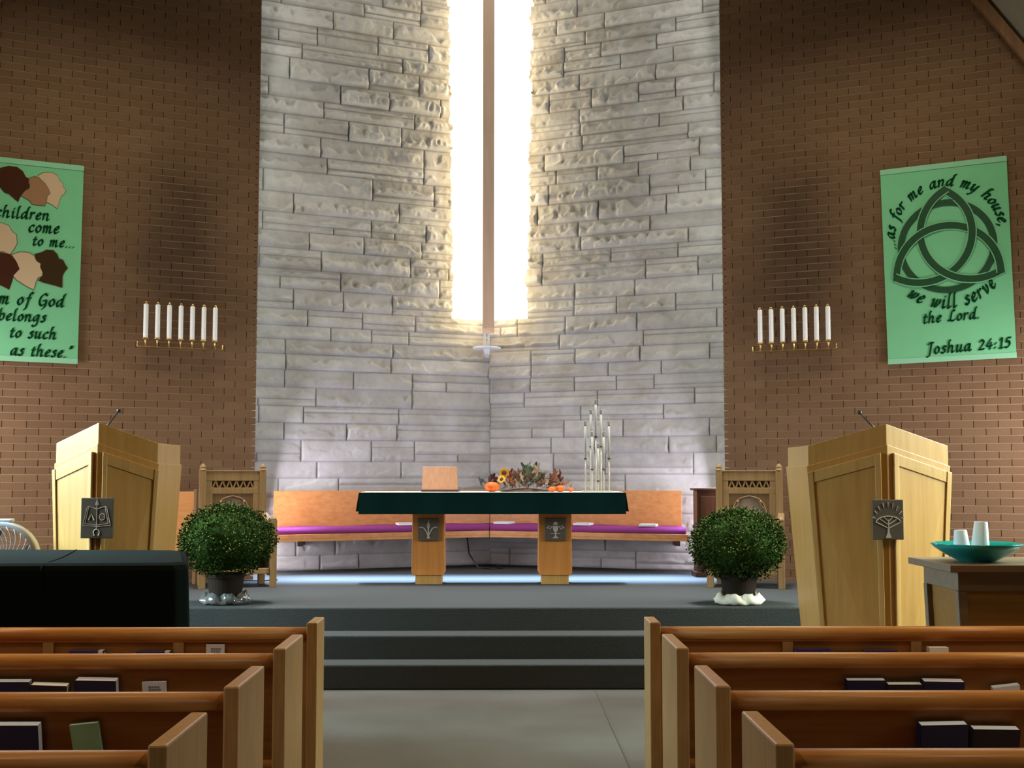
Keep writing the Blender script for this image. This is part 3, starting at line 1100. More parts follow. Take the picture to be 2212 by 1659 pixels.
# dark green cloth over the altar table
b = MB()
n = 60
for (xa, xb) in ((-1.208, -0.0135), (-0.0125, 1.232)):
    front = []
    k = 24
    for i in range(k + 1):
        x = xa + (xb - xa) * i / k
        wv = 0.004 * math.sin(x * 9) + 0.003 * math.sin(x * 21)
        front.append((x, wv))
    outer = [[(x, 11.445 + wv * 0.5, z) for x, wv in front] for z in (1.370, 1.366)]
    rings = []
    for z, f in ((1.371, 0.2), (1.30, 0.6), (1.24, 1.0), (1.178, 1.3)):
        rings.append([(x, 11.452 - wv * f, z) for x, wv in front] + [(x, 11.462 - wv * f, z) for x, wv in reversed(front)])
    b.loft(rings)
b.box(-1.208, 1.232, 11.452, 11.97, 1.366, 1.3715)
for sx, xo in ((-1, -1.208), (1, 1.232)):
    a, c = sorted((xo, xo - sx * 0.008))
    b.loft([[(xo, 11.455, 1.371), (xo - sx * 0.008, 11.455, 1.371), (xo - sx * 0.008, 11.97, 1.371), (xo, 11.97, 1.371)],
            [(xo + sx * 0.030, 11.50, 1.20), (xo + sx * 0.020, 11.50, 1.20), (xo + sx * 0.020, 11.97, 1.195), (xo + sx * 0.030, 11.97, 1.195)]])
o = b.build('altar_cloth', 'green_cloth')
tag(o, 'dark green cloth hanging over the front of the altar table', 'tablecloth')
b = MB(); b.box(-1.19, 1.21, 11.47, 11.95, 1.372, 1.3785)
o = b.build('linen_runner', 'linen', bevel=0.002)
tag(o, 'thin white linen runner along the altar table top', 'table runner')
TT = 1.3785

# book stand
t = thing('book_stand', 'plain orange wooden book stand at the left of the altar table', 'book stand', (-0.485, 11.72, TT), math.radians(-6))
m = Matrix.Rotation(math.radians(-24), 4, 'X')
b = MB(); b.loft([[m @ Vector(p) for p in ((-0.165, 0, 0.02), (0.172, 0, 0.02), (0.172, 0.018, 0.02), (-0.165, 0.018, 0.02))], [m @ Vector(p) for p in ((-0.178, 0, 0.258), (0.152, 0, 0.258), (0.152, 0.018, 0.258), (-0.178, 0.018, 0.258))]])
b.build('board', 'stand_wood', t, bevel=0.003)
b = MB(); b.box(-0.17, 0.178, -0.02, 0.14, 0, 0.02); b.build('base', 'dark_wood', t, bevel=0.003)
b = MB(); b.box(-0.03, 0.03, 0.115, 0.13, 0.02, 0.20); b.build('prop', 'stand_wood', t)


# ------------------------------------------------------------------ autumn arrangement
def leaf_mesh(nm, mat, lobes=5, w=0.5, curl=0.25):
    b = MB()
    n = 22
    top, bot = [], []
    for i in range(n):
        a = 2 * PI * i / n
        r = 0.5 * (0.72 + 0.28 * math.cos(lobes * a))
        x, y = r * math.cos(a) * w, 0.5 + r * math.sin(a)
        zz = curl * (y * y - 0.3 * y) + 0.35 * abs(x)
        top.append((x, y, zz + 0.012))
        bot.append((x, y, zz))
    b.loft([bot, top])
    b.tube([(0, -0.25, -0.02), (0, 0.02, 0.0), (0, 0.5, 0.02)], 0.015, 5)
    o = b.build(nm, mat)
    return o


arr = thing('autumn_arrangement', 'autumn arrangement of dried leaves and sunflowers on the altar table', 'flower arrangement', (0.32, 11.76, TT + 0.001))
ra = random.Random(3)
protos = {}
LEAVES = []
for mt, cnt, xr, zr, sz, lob in (('moss', 20, (-0.05, 0.12), (0.05, 0.16), (0.10, 0.16), 3), ('sage', 16, (-0.02, 0.14), (0.06, 0.19), (0.09, 0.15), 7), ('rust', 16, (-0.22, 0.38), (0.04, 0.13), (0.08, 0.14), 5),
                                 ('brownleaf', 30, (-0.25, 0.34), (0.03, 0.12), (0.08, 0.14), 5), ('beige', 22, (-0.2, 0.30), (0.02, 0.15), (0.08, 0.13), 5), ('wine', 5, (-0.36, -0.24), (0.05, 0.10), (0.10, 0.14), 5), ('amber', 4, (-0.16, -0.10), (0.07, 0.1), (0.06, 0.08), 5)):
    for k in range(cnt):
        if mt not in protos:
            lf = leaf_mesh('leaf', mt, lob, 0.7 if lob == 5 else 0.45)
            protos[mt] = lf
        else:
            lf = protos[mt].copy()
            COL.objects.link(lf)
        lf.parent = arr
        x = ra.uniform(*xr)
        s = ra.uniform(*sz)
        lf.location = (x, ra.uniform(-0.08, 0.08), ra.uniform(*zr) * (1 - 0.5 * min(1, abs(x) / 0.4)))
        lf.rotation_euler = (ra.uniform(0.2, 1.5), ra.uniform(-0.5, 0.5), -math.copysign(ra.uniform(0.2, 1.4), x) if ra.random() < 0.8 else ra.uniform(-3, 3))
        lf.scale = (s, s, s)
    lf.location.z = max(lf.location.z, 0.025 + 0.14 * s)
# a few placed ones that give the outline
for mt, x, z, rx, ry, rz, s in (('slate', -0.40, 0.05, 1.3, -0.3, 0.4, 0.10), ('wine', -0.31, 0.06, 1.45, 0.1, 0.2, 0.12), ('beige', 0.09, 0.13, 1.4, 0.2, -0.3, 0.15), ('sage', 0.02, 0.10, 1.5, 0, 0.2, 0.17), ('rust', 0.24, 0.10, 1.2, 0.7, -1.2, 0.15), ('brownleaf', 0.30, 0.09, 1.3, 0.8, -1.4, 0.16)):
    lf = (protos[mt].copy() if mt in protos else leaf_mesh('leaf', mt, 3, 0.6))
    if lf.name not in COL.objects:
        COL.objects.link(lf)
    protos.setdefault(mt, lf)
    lf.parent = arr
    lf.location = (x, -0.05, z)
    lf.rotation_euler = (rx, ry, rz)
    lf.scale = (s, s, s)
b = MB()
b.lathe([(0.20, 0.0), (0.21, 0.008), (0.12, 0.02), (0.05, 0.03)], 20)
o = b.build('moss_bed', 'brownleaf', arr)
o.scale = (1.15, 0.4, 1)


def sunflower(x, y, z, s, rx, rz):
    b = MB()
    for k in range(16):
        a = 2 * PI * k / 16
        m = Matrix.Rotation(a, 4, 'Y')
        r0, r1 = 0.016, 0.042 + (0.006 if k % 2 else 0)
        q = [(-0.005, 0, r0), (-0.008, -0.003, (r0 + r1) / 2), (0, -0.002, r1), (0.008, -0.003, (r0 + r1) / 2), (0.005, 0, r0)]
        b.loft([[m @ Vector(p) for p in q], [m @ (Vector(p) + Vector((0, 0.002, 0))) for p in q]])
    o = b.build('sunflower', 'petal', arr)
    o.location = (x, y, z)
    o.rotation_euler = (rx, 0, rz)
    o.scale = (s, s, s)
    b = MB()
    b.ball((0, -0.002, 0), 0.019, 0.010, 0.019)
    b.build('seed_head', 'seed', o, smooth=True)


sunflower(-0.20, -0.09, 0.175, 1.15, 0.1, 0.1)
sunflower(-0.225, -0.12, 0.115, 0.9, -0.5, -0.3)


def pumpkin(name, label, x, y, z, r, sq, ribs, mat='pumpkin', rot=(0, 0, 0)):
    t = thing(name, label, name.replace('_', ' '), (x, y, z))
    t.rotation_euler = rot
    b = MB()
    nu, nv = ribs * 4, 12
    rings = []
    for j in range(1, nv):
        th = PI * j / nv
        rings.append([((1 + 0.07 * math.cos(ribs * 2 * PI * i / nu)) * r * math.sin(th) ** 0.8 * math.cos(2 * PI * i / nu), (1 + 0.07 * math.cos(ribs * 2 * PI * i / nu)) * r * math.sin(th) ** 0.8 * math.sin(2 * PI * i / nu), r * sq * (1 - math.cos(th))) for i in range(nu)])
    b.loft(rings)
    b.build('rind', mat, t, smooth=True)
    b = MB()
    b.tube([(0, 0, 2 * r * sq - 0.01), (0.004, 0, 2 * r * sq + 0.01), (0.012, 0, 2 * r * sq + 0.024)], 0.007, 7)
    b.build('stalk', 'stalk', t)
    return t


pumpkin('pumpkin', 'small round orange pumpkin at the left of the autumn arrangement', 0.005, 11.60, TT, 0.066, 0.70, 9)
g = 'small gourds on the altar table'
for lab, x, y, r in (('larger orange gourd at the right end of the autumn arrangement', 0.64, 11.63, 0.042), ('small orange gourd below the dried leaves, inner of three', 0.56, 11.60, 0.034), ('tiny orange gourd outermost beside the candle stand', 0.735, 11.64, 0.028)):
    q = pumpkin('gourd', lab, x, y, TT, r, 0.72, 7)
    q['group'] = g

# ------------------------------------------------------------------ candle stand on the altar
STK = [(0.884, 11.77, 1.691), (0.945, 11.74, 1.591), (1.000, 11.72, 1.482), (1.054, 11.74, 1.591), (1.107, 11.77, 1.691), (0.943, 11.86, 1.806), (0.992, 11.88, 1.900), (1.040, 11.86, 1.806)]
t = thing('candle_stand', 'cluster of thin pale brass candle stems at the right of the altar table', 'candle holder', (0.995, 11.80, TT))
b = MB(); b.box(-0.14, 0.14, -0.09, 0.10, 0, 0.008); b.build('base_plate', 'stem', t, bevel=0.002)
for x, y, z in STK:
    b = MB(); b.tube([(x - 0.995, y - 11.80, 0.008), (x - 0.995, y - 11.80, z - TT - 0.008)], 0.0065, 8); st = b.build('stem', 'stem', t, smooth=True)
    b = MB(); b.lathe([(0.006, 0), (0.014, 0.004), (0.016, 0.012), (0.013, 0.014)], 12, (x - 0.995, y - 11.80, z - TT - 0.012)); b.build('candle_cup', 'wick', st)
TLAB = ['outer left taper of the front row', 'second taper from left in the front row', 'lowest taper in the middle of the front row', 'fourth taper from left in the front row', 'outer right taper of the front row', 'left taper of the taller back row', 'tallest taper in the middle of the back row', 'right taper of the taller back row']
tp = None
for (x, y, z), lab in zip(STK, TLAB):
    if tp is None:
        tp = thing('taper_candle', '', 'candle')
        b = MB(); b.tube([(0, 0, 0), (0, 0, 0.35)], 0.0105, 12); b.build('wax', 'taper', tp, smooth=True)
        b = MB(); b.lathe([(0.0115, 0.30), (0.0125, 0.31), (0.0125, 0.34), (0.006, 0.36), (0.003, 0.384)], 12); b.build('burner_cap', plain('smoky cap', (0.22, 0.22, 0.18), 0.4), tp, smooth=True)
        c = tp
    else:
        c = copy_tree(tp)
    c.location = (x, y, z + 0.003)
    c['label'] = lab + ' on the altar candle stand'
    c['group'] = 'taper candles on the altar'

# ------------------------------------------------------------------ candle racks on the brick walls
rack0 = None
cand0 = None
ORD = ('first', 'second', 'third', 'fourth', 'fifth', 'sixth', 'seventh')
for side, nm in ((-1, 'left'), (1, 'right')):
    sc_, zb = (0.757, 2.727) if side < 0 else (0.717, 2.716)
    px, py, pz = wall_pt(side, sc_, zb, 0.12)
    rz = A25 if side < 0 else -A25
    if rack0 is None:
        r_ = thing('candle_rack', '', 'candle rack')
        b = MB(); b.box(-0.385, 0.385, -0.010, 0.010, -0.006, 0.006); b.build('bar', 'brass', r_, bevel=0.002)
        for q in (-1, 1):
            b = MB(); b.tube([(q * 0.383, 0, 0), (q * 0.395, 0, 0.008), (q * 0.397, 0, 0.05)], 0.006, 8); b.build('upturned_end', 'brass', r_, smooth=True)
            b = MB(); b.tube([(q * 0.25, 0, 0), (q * 0.25, 0.118, 0)], 0.008, 8); b.build('wall_arm', 'brass', r_, smooth=True)
        for k in range(7):
            x = -0.3225 + 0.1075 * k
            b = MB(); b.lathe([(0.010, -0.004), (0.012, 0.0), (0.006, 0.012), (0.0055, 0.04), (0.009, 0.062), (0.012, 0.07), (0.030, 0.078), (0.034, 0.084), (0.024, 0.086), (0.022, 0.094)], 14, (x, 0, 0)); b.build('candle_holder', 'brass', r_, smooth=True)
        rack0 = r_
    else:
        r_ = copy_tree(rack0)
    r_.location = (px, py, pz)
    r_.rotation_euler = (0, 0, rz)
    r_['label'] = 'brass seven candle rack on the brick wall, %s side' % nm
    r_['group'] = 'candle racks on the brick walls'
    for k in range(7):
        if cand0 is None:
            c = thing('wall_candle', '', 'candle')
            b = MB(); b.lathe([(0.0225, 0), (0.0225, 0.312), (0.020, 0.316)], 16); b.build('wax', 'candle', c, smooth=False)
            b = MB(); b.lathe([(0.012, 0.314), (0.015, 0.320), (0.014, 0.338), (0.009, 0.342)], 12); b.build('burner_cap', 'brass', c, smooth=True)
            b = MB(); b.tube([(0, 0, 0.34), (0, 0, 0.358)], 0.004, 6); b.build('wick', 'wick', c)
            cand0 = c
        else:
            c = copy_tree(cand0)
        u = -0.3225 + 0.1075 * k
        c.location = (px + math.cos(rz) * u, py + math.sin(rz) * u, pz + 0.0865)
        c.rotation_euler = (0, 0, rz)
        c['label'] = '%s white candle from the outer end of the %s brass rack' % (ORD[k if side < 0 else 6 - k], nm)
        c['group'] = 'white candles on the %s brass rack' % nm

# ------------------------------------------------------------------ calligraphy for the banners
GL = {
 'a': (0.95, [[(.70, .95), (.45, 1.0), (.14, .70), (.08, .25), (.24, .02), (.48, .25), (.70, .92)], [(.72, .98), (.68, .2), (.78, .02), (.95, .12)]]),
 'b': (0.85, [[(.14, 1.75), (.12, .1)], [(.12, .6), (.40, 1.0), (.68, .8), (.66, .25), (.40, .0), (.12, .1)]]),
 'c': (0.72, [[(.65, .85), (.45, 1.0), (.15, .75), (.10, .3), (.30, .0), (.62, .15)]]),
 'd': (1.0, [[(.70, .95), (.45, 1.0), (.14, .70), (.08, .25), (.24, .02), (.48, .25), (.70, .92)], [(.92, 1.72), (.76, 1.6), (.70, .2), (.80, .02), (.97, .12)]]),
 'e': (0.76, [[(.12, .48), (.50, .58), (.62, .85), (.42, 1.0), (.15, .7), (.12, .25), (.32, .0), (.65, .2)]]),
 'f': (0.66, [[(.78, 1.62), (.58, 1.75), (.42, 1.4), (.32, .2), (.22, -.5), (.04, -.65)], [(.12, .95), (.62, .95)]]),
 'g': (0.95, [[(.70, .95), (.45, 1.0), (.14, .70), (.08, .3), (.24, .08), (.48, .3), (.70, .92)], [(.72, .98), (.68, .0), (.55, -.6), (.25, -.75), (.05, -.55)]]),
 'h': (0.98, [[(.30, 1.72), (.14, 1.65), (.12, 0)], [(.12, .55), (.40, .98), (.65, .85), (.62, .15), (.75, .0), (.92, .12)]]),
 'i': (0.50, [[(.08, .88), (.2, .95), (.2, .15), (.32, .0), (.48, .12)], [(.24, 1.38), (.30, 1.42)]]),
 'k': (0.85, [[(.14, 1.75), (.12, 0)], [(.14, .5), (.45, .98), (.60, .8), (.22, .48)], [(.25, .5), (.62, .02), (.82, .1)]]),
 'l': (0.50, [[(.32, 1.72), (.17, 1.65), (.15, .15), (.28, .0), (.45, .12)]]),
 'm': (1.25, [[(.02, .9), (.13, .95), (.12, 0)], [(.12, .55), (.38, .98), (.52, .85), (.50, 0)], [(.50, .55), (.78, .98), (.92, .85), (.90, .15), (1.02, 0), (1.18, .12)]]),
 'n': (0.95, [[(.02, .9), (.13, .95), (.12, 0)], [(.12, .55), (.40, .98), (.65, .85), (.62, .15), (.75, .0), (.92, .12)]]),
 'o': (0.80, [[(.42, 1.0), (.14, .75), (.10, .3), (.35, .0), (.62, .25), (.66, .7), (.42, 1.0)]]),
 'r': (0.64, [[(.02, .9), (.13, .95), (.12, 0)], [(.12, .6), (.35, .95), (.58, .92)]]),
 's': (0.66, [[(.58, .88), (.38, 1.0), (.18, .8), (.50, .42), (.42, .05), (.20, .0), (.03, .12)]]),
 't': (0.60, [[(.27, 1.35), (.2, .2), (.35, .0), (.55, .12)], [(.05, .95), (.52, .95)]]),
 'u': (0.95, [[(.06, .88), (.16, .95), (.13, .25), (.30, .0), (.62, .5)], [(.67, .98), (.64, .15), (.75, 0), (.92, .12)]]),
 'v': (0.76, [[(.05, .88), (.18, .95), (.30, .05), (.62, .55), (.60, .98)]]),
 'w': (1.12, [[(.05, .88), (.18, .95), (.25, .05), (.58, .7)], [(.60, .95), (.62, .05), (.98, .6), (.95, .98)]]),
 'y': (0.92, [[(.06, .88), (.16, .95), (.13, .25), (.30, .0), (.62, .5)], [(.69, .98), (.60, 0), (.40, -.6), (.10, -.7)]]),
 'G': (1.15, [[(.95, 1.45), (.65, 1.68), (.25, 1.3), (.15, .6), (.35, .08), (.70, .1), (.90, .4)], [(.62, .72), (.96, .72), (.90, -.1), (.62, -.45)]]),
 'L': (1.02, [[(.78, 1.5), (.62, 1.68), (.40, 1.35), (.32, .4), (.12, .02)], [(.0, .12), (.30, .1), (.70, -.02), (.98, .18)]]),
 'J': (0.85, [[(.12, 1.45), (.40, 1.62), (.82, 1.6)], [(.58, 1.6), (.52, .6), (.42, -.3), (.10, -.4)]]),
 '2': (0.82, [[(.08, 1.15), (.30, 1.42), (.60, 1.15), (.45, .65), (.05, .05)], [(.05, .08), (.40, .05), (.74, .1)]]),
 '4': (0.86, [[(.52, 1.42), (.06, .5), (.78, .5)], [(.58, .9), (.52, 0)]]),
 '1': (0.60, [[(.10, 1.2), (.34, 1.42), (.33, 0)], [(.10, .02), (.55, .02)]]),
 '5': (0.78, [[(.68, 1.40), (.26, 1.38), (.18, .85), (.50, .9), (.65, .5), (.40, .05), (.05, .1)]]),
 '.': (0.34, [[(.10, .02), (.18, .10)]]),
 ',': (0.36, [[(.14, .10), (.18, -.05), (.05, -.30)]]),
 ':': (0.44, [[(.10, .06), (.20, .20)], [(.13, .66), (.23, .80)]]),
 '"': (0.5, [[(.16, 1.72), (.20, 1.62), (.10, 1.4)], [(.36, 1.72), (.40, 1.62), (.30, 1.4)]]),
}


def smooth_pts(pts, k=5):
    if len(pts) < 3:
        return pts
    P_ = [pts[0]] + list(pts) + [pts[-1]]
    out = []
    for i in range(1, len(P_) - 2):
        p0, p1, p2, p3 = P_[i - 1:i + 3]
        for j in range(k):
            t = j / k
            out.append(tuple(0.5 * ((2 * p1[c]) + (-p0[c] + p2[c]) * t + (2 * p0[c] - 5 * p1[c] + 4 * p2[c] - p3[c]) * t * t + (-p0[c] + 3 * p1[c] - 3 * p2[c] + p3[c]) * t ** 3) for c in (0, 1)))
    out.append(pts[-1])
    return out


TRACK, SPACE = 0.17, 0.80


def text_width(txt):
    return sum(SPACE if c == ' ' else GL[c][0] + TRACK for c in txt)


def pen_text(b, txt, place, size, depth=0.004, nib=0.29):
    """place(u, v) maps text units*size to banner coordinates; broad pen held at 40 degrees"""
    na = math.radians(40)
    hx, hy = nib / 2 * math.cos(na), nib / 2 * math.sin(na)
    ox, oy = -hy * 0.30, hx * 0.30
    u = 0.0
    for ch in txt:
        if ch == ' ':
            u += SPACE
            continue
        adv, strokes = GL[ch]
        for st in strokes:
            pts = smooth_pts(st)
            pts = [(x + 0.17 * y, y * 0.97) for x, y in pts]
            for (x0, y0), (x1, y1) in zip(pts, pts[1:]):
                cand = []
                for px_, py_ in ((x0, y0), (x1, y1)):
                    for s1 in (-1, 1):
                        for s2 in (-1, 1):
                            cand.append((px_ + s1 * hx + s2 * ox, py_ + s1 * hy + s2 * oy))
                hull = convex(cand)
                q = [place((u + x) * size, y * size) for x, y in hull]
                b.plate(q, -depth, 0)
        u += adv + TRACK


def convex(pts):
    pts = sorted(set(pts))
    def half(ps):
        h = []
        for p in ps:
            while len(h) > 1 and (h[-1][0] - h[-2][0]) * (p[1] - h[-2][1]) - (h[-1][1] - h[-2][1]) * (p[0] - h[-2][0]) <= 1e-9:
                h.pop()
            h.append(p)
        return h
    lo, hi = half(pts), half(pts[::-1])
    return lo[:-1] + hi[:-1]


def line_place(x0, z0, x1, z1, txt, size_fit=True):
    """baseline from (x0,z0) to (x1,z1)"""
    L = math.hypot(x1 - x0, z1 - z0)
    dx, dz = (x1 - x0) / L, (z1 - z0) / L
    size = L / text_width(txt)
    return (lambda u, v: (x0 + dx * u - dz * v, z0 + dz * u + dx * v)), size


def banner_root(side, s_in, s_out, z0, z1, label, tilt):
    """local frame: x to the viewer's right along the wall, z up, y into the wall; origin at the top centre"""
    t = thing('banner', label, 'banner', wall_pt(side, (s_in + s_out) / 2, z1, 0.03), A25 if side < 0 else -A25)
    t.rotation_euler = (0, tilt, A25 if side < 0 else -A25)
    w, h = s_out - s_in, z1 - z0
    b = MB()
    nx, nz = 10, 14
    def sheet(y):
        return [[(-w / 2 + w * i / nx, y + 0.004 * math.sin(i * 0.9 + j * 0.4), -h * j / nz) for i in range(nx + 1)] for j in range(nz + 1)]
    f = sheet(-0.001); k_ = sheet(0.003)
    vf = [[b.bm.verts.new(p) for p in r] for r in [[(x, 0, z) for x, y, z in r] for r in f]]
    vk = [[b.bm.verts.new(p) for p in r] for r in [[(x, 0.004, z) for x, y, z in r] for r in f]]
    for j in range(nz):
        for i in range(nx):
            b._f([vf[j][i], vf[j][i + 1], vf[j + 1][i + 1], vf[j + 1][i]])
            b._f([vk[j][i], vk[j + 1][i], vk[j + 1][i + 1], vk[j][i + 1]])
    for j in range(nz):
        b._f([vf[j][0], vf[j + 1][0], vk[j + 1][0], vk[j][0]])
        b._f([vf[j][nx], vk[j][nx], vk[j + 1][nx], vf[j + 1][nx]])
    for i in range(nx):
        b._f([vf[0][i], vk[0][i], vk[0][i + 1], vf[0][i + 1]])
        b._f([vf[nz][i], vf[nz][i + 1], vk[nz][i + 1], vk[nz][i]])
    b.build('cloth', 'banner', t)
    for nm_, za in (('top_hem', -0.0), ('bottom_hem', -h + 0.05)):
        b = MB(); b.box(-w / 2 - 0.002, w / 2 + 0.002, -0.006, 0.008, za - 0.05, za)
        b.build(nm_, 'banner_hem', t, bevel=0.003)
    b = MB(); b.tube([(-w / 2 + 0.02, 0.012, -0.012), (w / 2 - 0.02, 0.012, -0.012)], 0.012, 8)
    b.build('hanging_rod', 'dark_wood', t)
    return t, w, h


# right banner: knot and verse
tb, bw, bh = banner_root(1, 1.532, 2.640, 2.568, 4.405, 'green banner with interlaced three-point knot and Joshua verse', -0.019)
KX, KZ = 0.008, -0.777       # centre of the knot, banner coordinates
R0 = 0.442


def band(pts, wd, y, nm, mat, dz=None, closed=False):
    b = MB()
    n = len(pts)
    rings = []
    for i, (x, z) in enumerate(pts):
        a = pts[(i - 1) % n if closed else max(0, i - 1)]
        c = pts[(i + 1) % n if closed else min(n - 1, i + 1)]
        tx, tz = c[0] - a[0], c[1] - a[1]
        l = math.hypot(tx, tz) or 1
        nx_, nz_ = -tz / l * wd / 2, tx / l * wd / 2
        yy = y + (dz[i] if dz else 0)
        rings.append([(x + nx_, yy, z + nz_), (x - nx_, yy, z - nz_), (x - nx_, yy - 0.003, z - nz_), (x + nx_, yy - 0.003, z + nz_)])
    if closed:
        rings.append(rings[0])
    b.loft(rings, cap=not closed)
    return b.build(nm, mat, tb)


ring_pts = [(KX + R0 * 0.915 * math.cos(2 * PI * k / 72), KZ + R0 * 0.915 * math.sin(2 * PI * k / 72)) for k in range(72)]
band(ring_pts, 0.058, -0.0035, 'knot_ring', 'knot', closed=True)
TRI = 0.522
Rk = TRI / 1.155
for k in range(3):
    ca = math.radians(-90 + 120 * k)       # direction of the circle centre
    c0 = (KX + Rk / math.sqrt(3) * math.cos(ca), KZ + Rk / math.sqrt(3) * math.sin(ca))
    pts, dzs = [], []
    n = 48
    for i in range(n + 1):
        f = -0.018 + 1.036 * i / n
        a = ca + PI - PI / 2 + PI * f
        pts.append((c0[0] + Rk * math.cos(a), c0[1] + Rk * math.sin(a)))
        # over the ring, under, over, under
        dzs.append(-0.0085 * (0.5 + 0.5 * math.cos(2 * PI * (f - 0.15) / 0.53)) - 0.001)
    band(pts, 0.080, -0.003, 'knot_edge', 'banner', [d + 0.0008 for d in dzs])
    band(pts, 0.060, -0.0045, 'knot_band', 'knot', dzs)


def arc_place(cx, cz, r, a0, inward=False):
    def pl(u, v):
        if not inward:
            a = a0 - u / r
            rr = r + v
            return (cx + rr * math.cos(a), cz + rr * math.sin(a))
        a = a0 + u / r
        rr = r - v
        return (cx + rr * math.cos(a), cz + rr * math.sin(a))
    return pl


def words(txt, size, place, t):
    u = 0.0
    for wd in txt.split(' '):
        b = MB()
        pen_text(b, wd, lambda a, v, u=u: place(a + u * size, v), size)
        o = b.build('lettering', 'letter', t)
        o.location.y = -0.002
        u += text_width(wd) + SPACE


def arc_text(nm, txt, cx, cz, r, a0, a1, inward=False):
    size = abs(math.radians(a1 - a0)) * r / text_width(txt)
    words(txt, size, arc_place(cx, cz, r, math.radians(a0), inward), tb)


arc_text('lettering', '...as for me and my house,', KX, KZ + 0.105, 0.455, 191, 3)
arc_text('lettering', 'we will serve', KX, KZ, 0.570, 229, 318, True)


def straight(t, txt, x0, z0, x1, z1):
    pl, size = line_place(x0, z0, x1, z1, txt)
    words(txt, size, pl, t)


straight(tb, 'the Lord.', -0.232, -1.475, 0.272, -1.462)
straight(tb, 'Joshua 24:15', -0.213, -1.762, 0.518, -1.742)

# left banner: heads and verse
tl, lw, lh = banner_root(-1, 1.655, 2.77, 2.555, 4.405, 'green banner with silhouetted heads of children and a verse', 0.007)


def PL(x, y):
    """banner coordinates for a spot given on the sheet, in millimetres from its right top corner"""
    return (lw / 2 - x / 1000.0, -y / 1000.0)


def lz(cx, cy):
    # crop measure -> millimetres on the sheet (right edge 186..172, top 358..342)
    px, py = cx / 3.457, 320 + cy / 3.457
    k = 4.21
    ex = 186 - (py - 358) * 0.0328
    top = 358 - (ex - px) * 0.086
    return (lw / 2 - (ex - px) * k * (1 - (ex - px) * 0.00013) / 1000.0, -(py - top) * (4.33 - (ex - px) * 0.0004) / 1000.0)


HEADS = [
 ('skin_peach', [(310, 215), (350, 190), (410, 185), (450, 210), (465, 245), (490, 265), (490, 290), (512, 320), (500, 345), (480, 360), (465, 395), (450, 455), (410, 425), (365, 405), (375, 375), (395, 345), (385, 310), (340, 250)]),
 ('skin_tan', [(245, 235), (290, 220), (320, 235), (360, 270), (385, 310), (398, 345), (375, 365), (375, 390), (360, 435), (300, 432), (265, 425), (255, 405), (190, 365), (225, 320), (248, 300)]),
 ('skin_dark', [(10, 210), (40, 165), (100, 148), (160, 155), (200, 185), (220, 225), (245, 240), (240, 265), (250, 285), (245, 310), (225, 320), (195, 345), (180, 375), (168, 408), (140, 385), (100, 350), (75, 345), (40, 305), (15, 260)]),
 ('skin_peach', [(-120, 640), (-70, 590), (0, 567), (50, 570), (100, 590), (130, 640), (155, 655), (160, 720), (140, 760), (110, 800), (60, 792), (-60, 790), (-120, 720)]),
 ('skin_deep', [(290, 800), (340, 785), (370, 768), (420, 770), (450, 800), (460, 830), (490, 840), (505, 870), (523, 900), (500, 925), (485, 960), (485, 1042), (430, 1025), (350, 1005), (315, 990), (345, 950), (330, 890), (300, 845)]),
 ('skin_peach', [(125, 805), (180, 785), (240, 788), (280, 810), (300, 850), (330, 870), (325, 890), (343, 935), (340, 960), (310, 970), (295, 1005), (280, 1060), (230, 1035), (160, 990), (135, 960), (180, 910), (160, 860)]),
 ('skin_dark', [(-70, 850), (-40, 800), (0, 785), (60, 780), (110, 800), (135, 835), (160, 860), (182, 905), (160, 925), (135, 960), (125, 1000), (105, 1058), (50, 1030), (0, 1015), (-60, 960)]),
 ('skin_tan', [(-120, 1270), (-40, 1275), (5, 1290), (20, 1360), (0, 1378), (-60, 1385), (-130, 1350)]),
]
for k, (mt, pts) in enumerate(HEADS):
    q = [lz(*p) for p in pts]
    yy = -0.0015 - 0.0016 * (k % 3)
    b = MB(); b.plate(q, yy - 0.002, yy)
    o = b.build('head_silhouette', mt, tl)
    cx_ = sum(p[0] for p in q) / len(q); cz_ = sum(p[1] for p in q) / len(q)
    b = MB(); b.plate([(cx_ + (x - cx_) * 1.035, cz_ + (z - cz_) * 1.035) for x, z in q], yy - 0.0006, yy + 0.0008)
    b.build('stitched_edge', plain('brown edging', (0.10, 0.05, 0.015), 0.9) if k == 0 else bpy.data.materials['brown edging'], o)
for txt, x0, y0, x1, y1 in (('children', 5, 522, 398, 545), ('come', 240, 632, 470, 642), ('to me...', 268, 730, 580, 748), ('kingdom of God', -332, 1146, 505, 1188), ('belongs', 25, 1284, 372, 1300), ('to such', 105, 1410, 448, 1426), ('as these."', 112, 1540, 555, 1562)):
    a, c = lz(x0, y0), lz(x1, y1)
    straight(tl, txt, a[0], a[1], c[0], c[1])

# ------------------------------------------------------------------ lecterns
def taper(poly, f, c):
    return [(c[0] + (x - c[0]) * f, c[1] + (y - c[1]) * f) for x, y in poly]


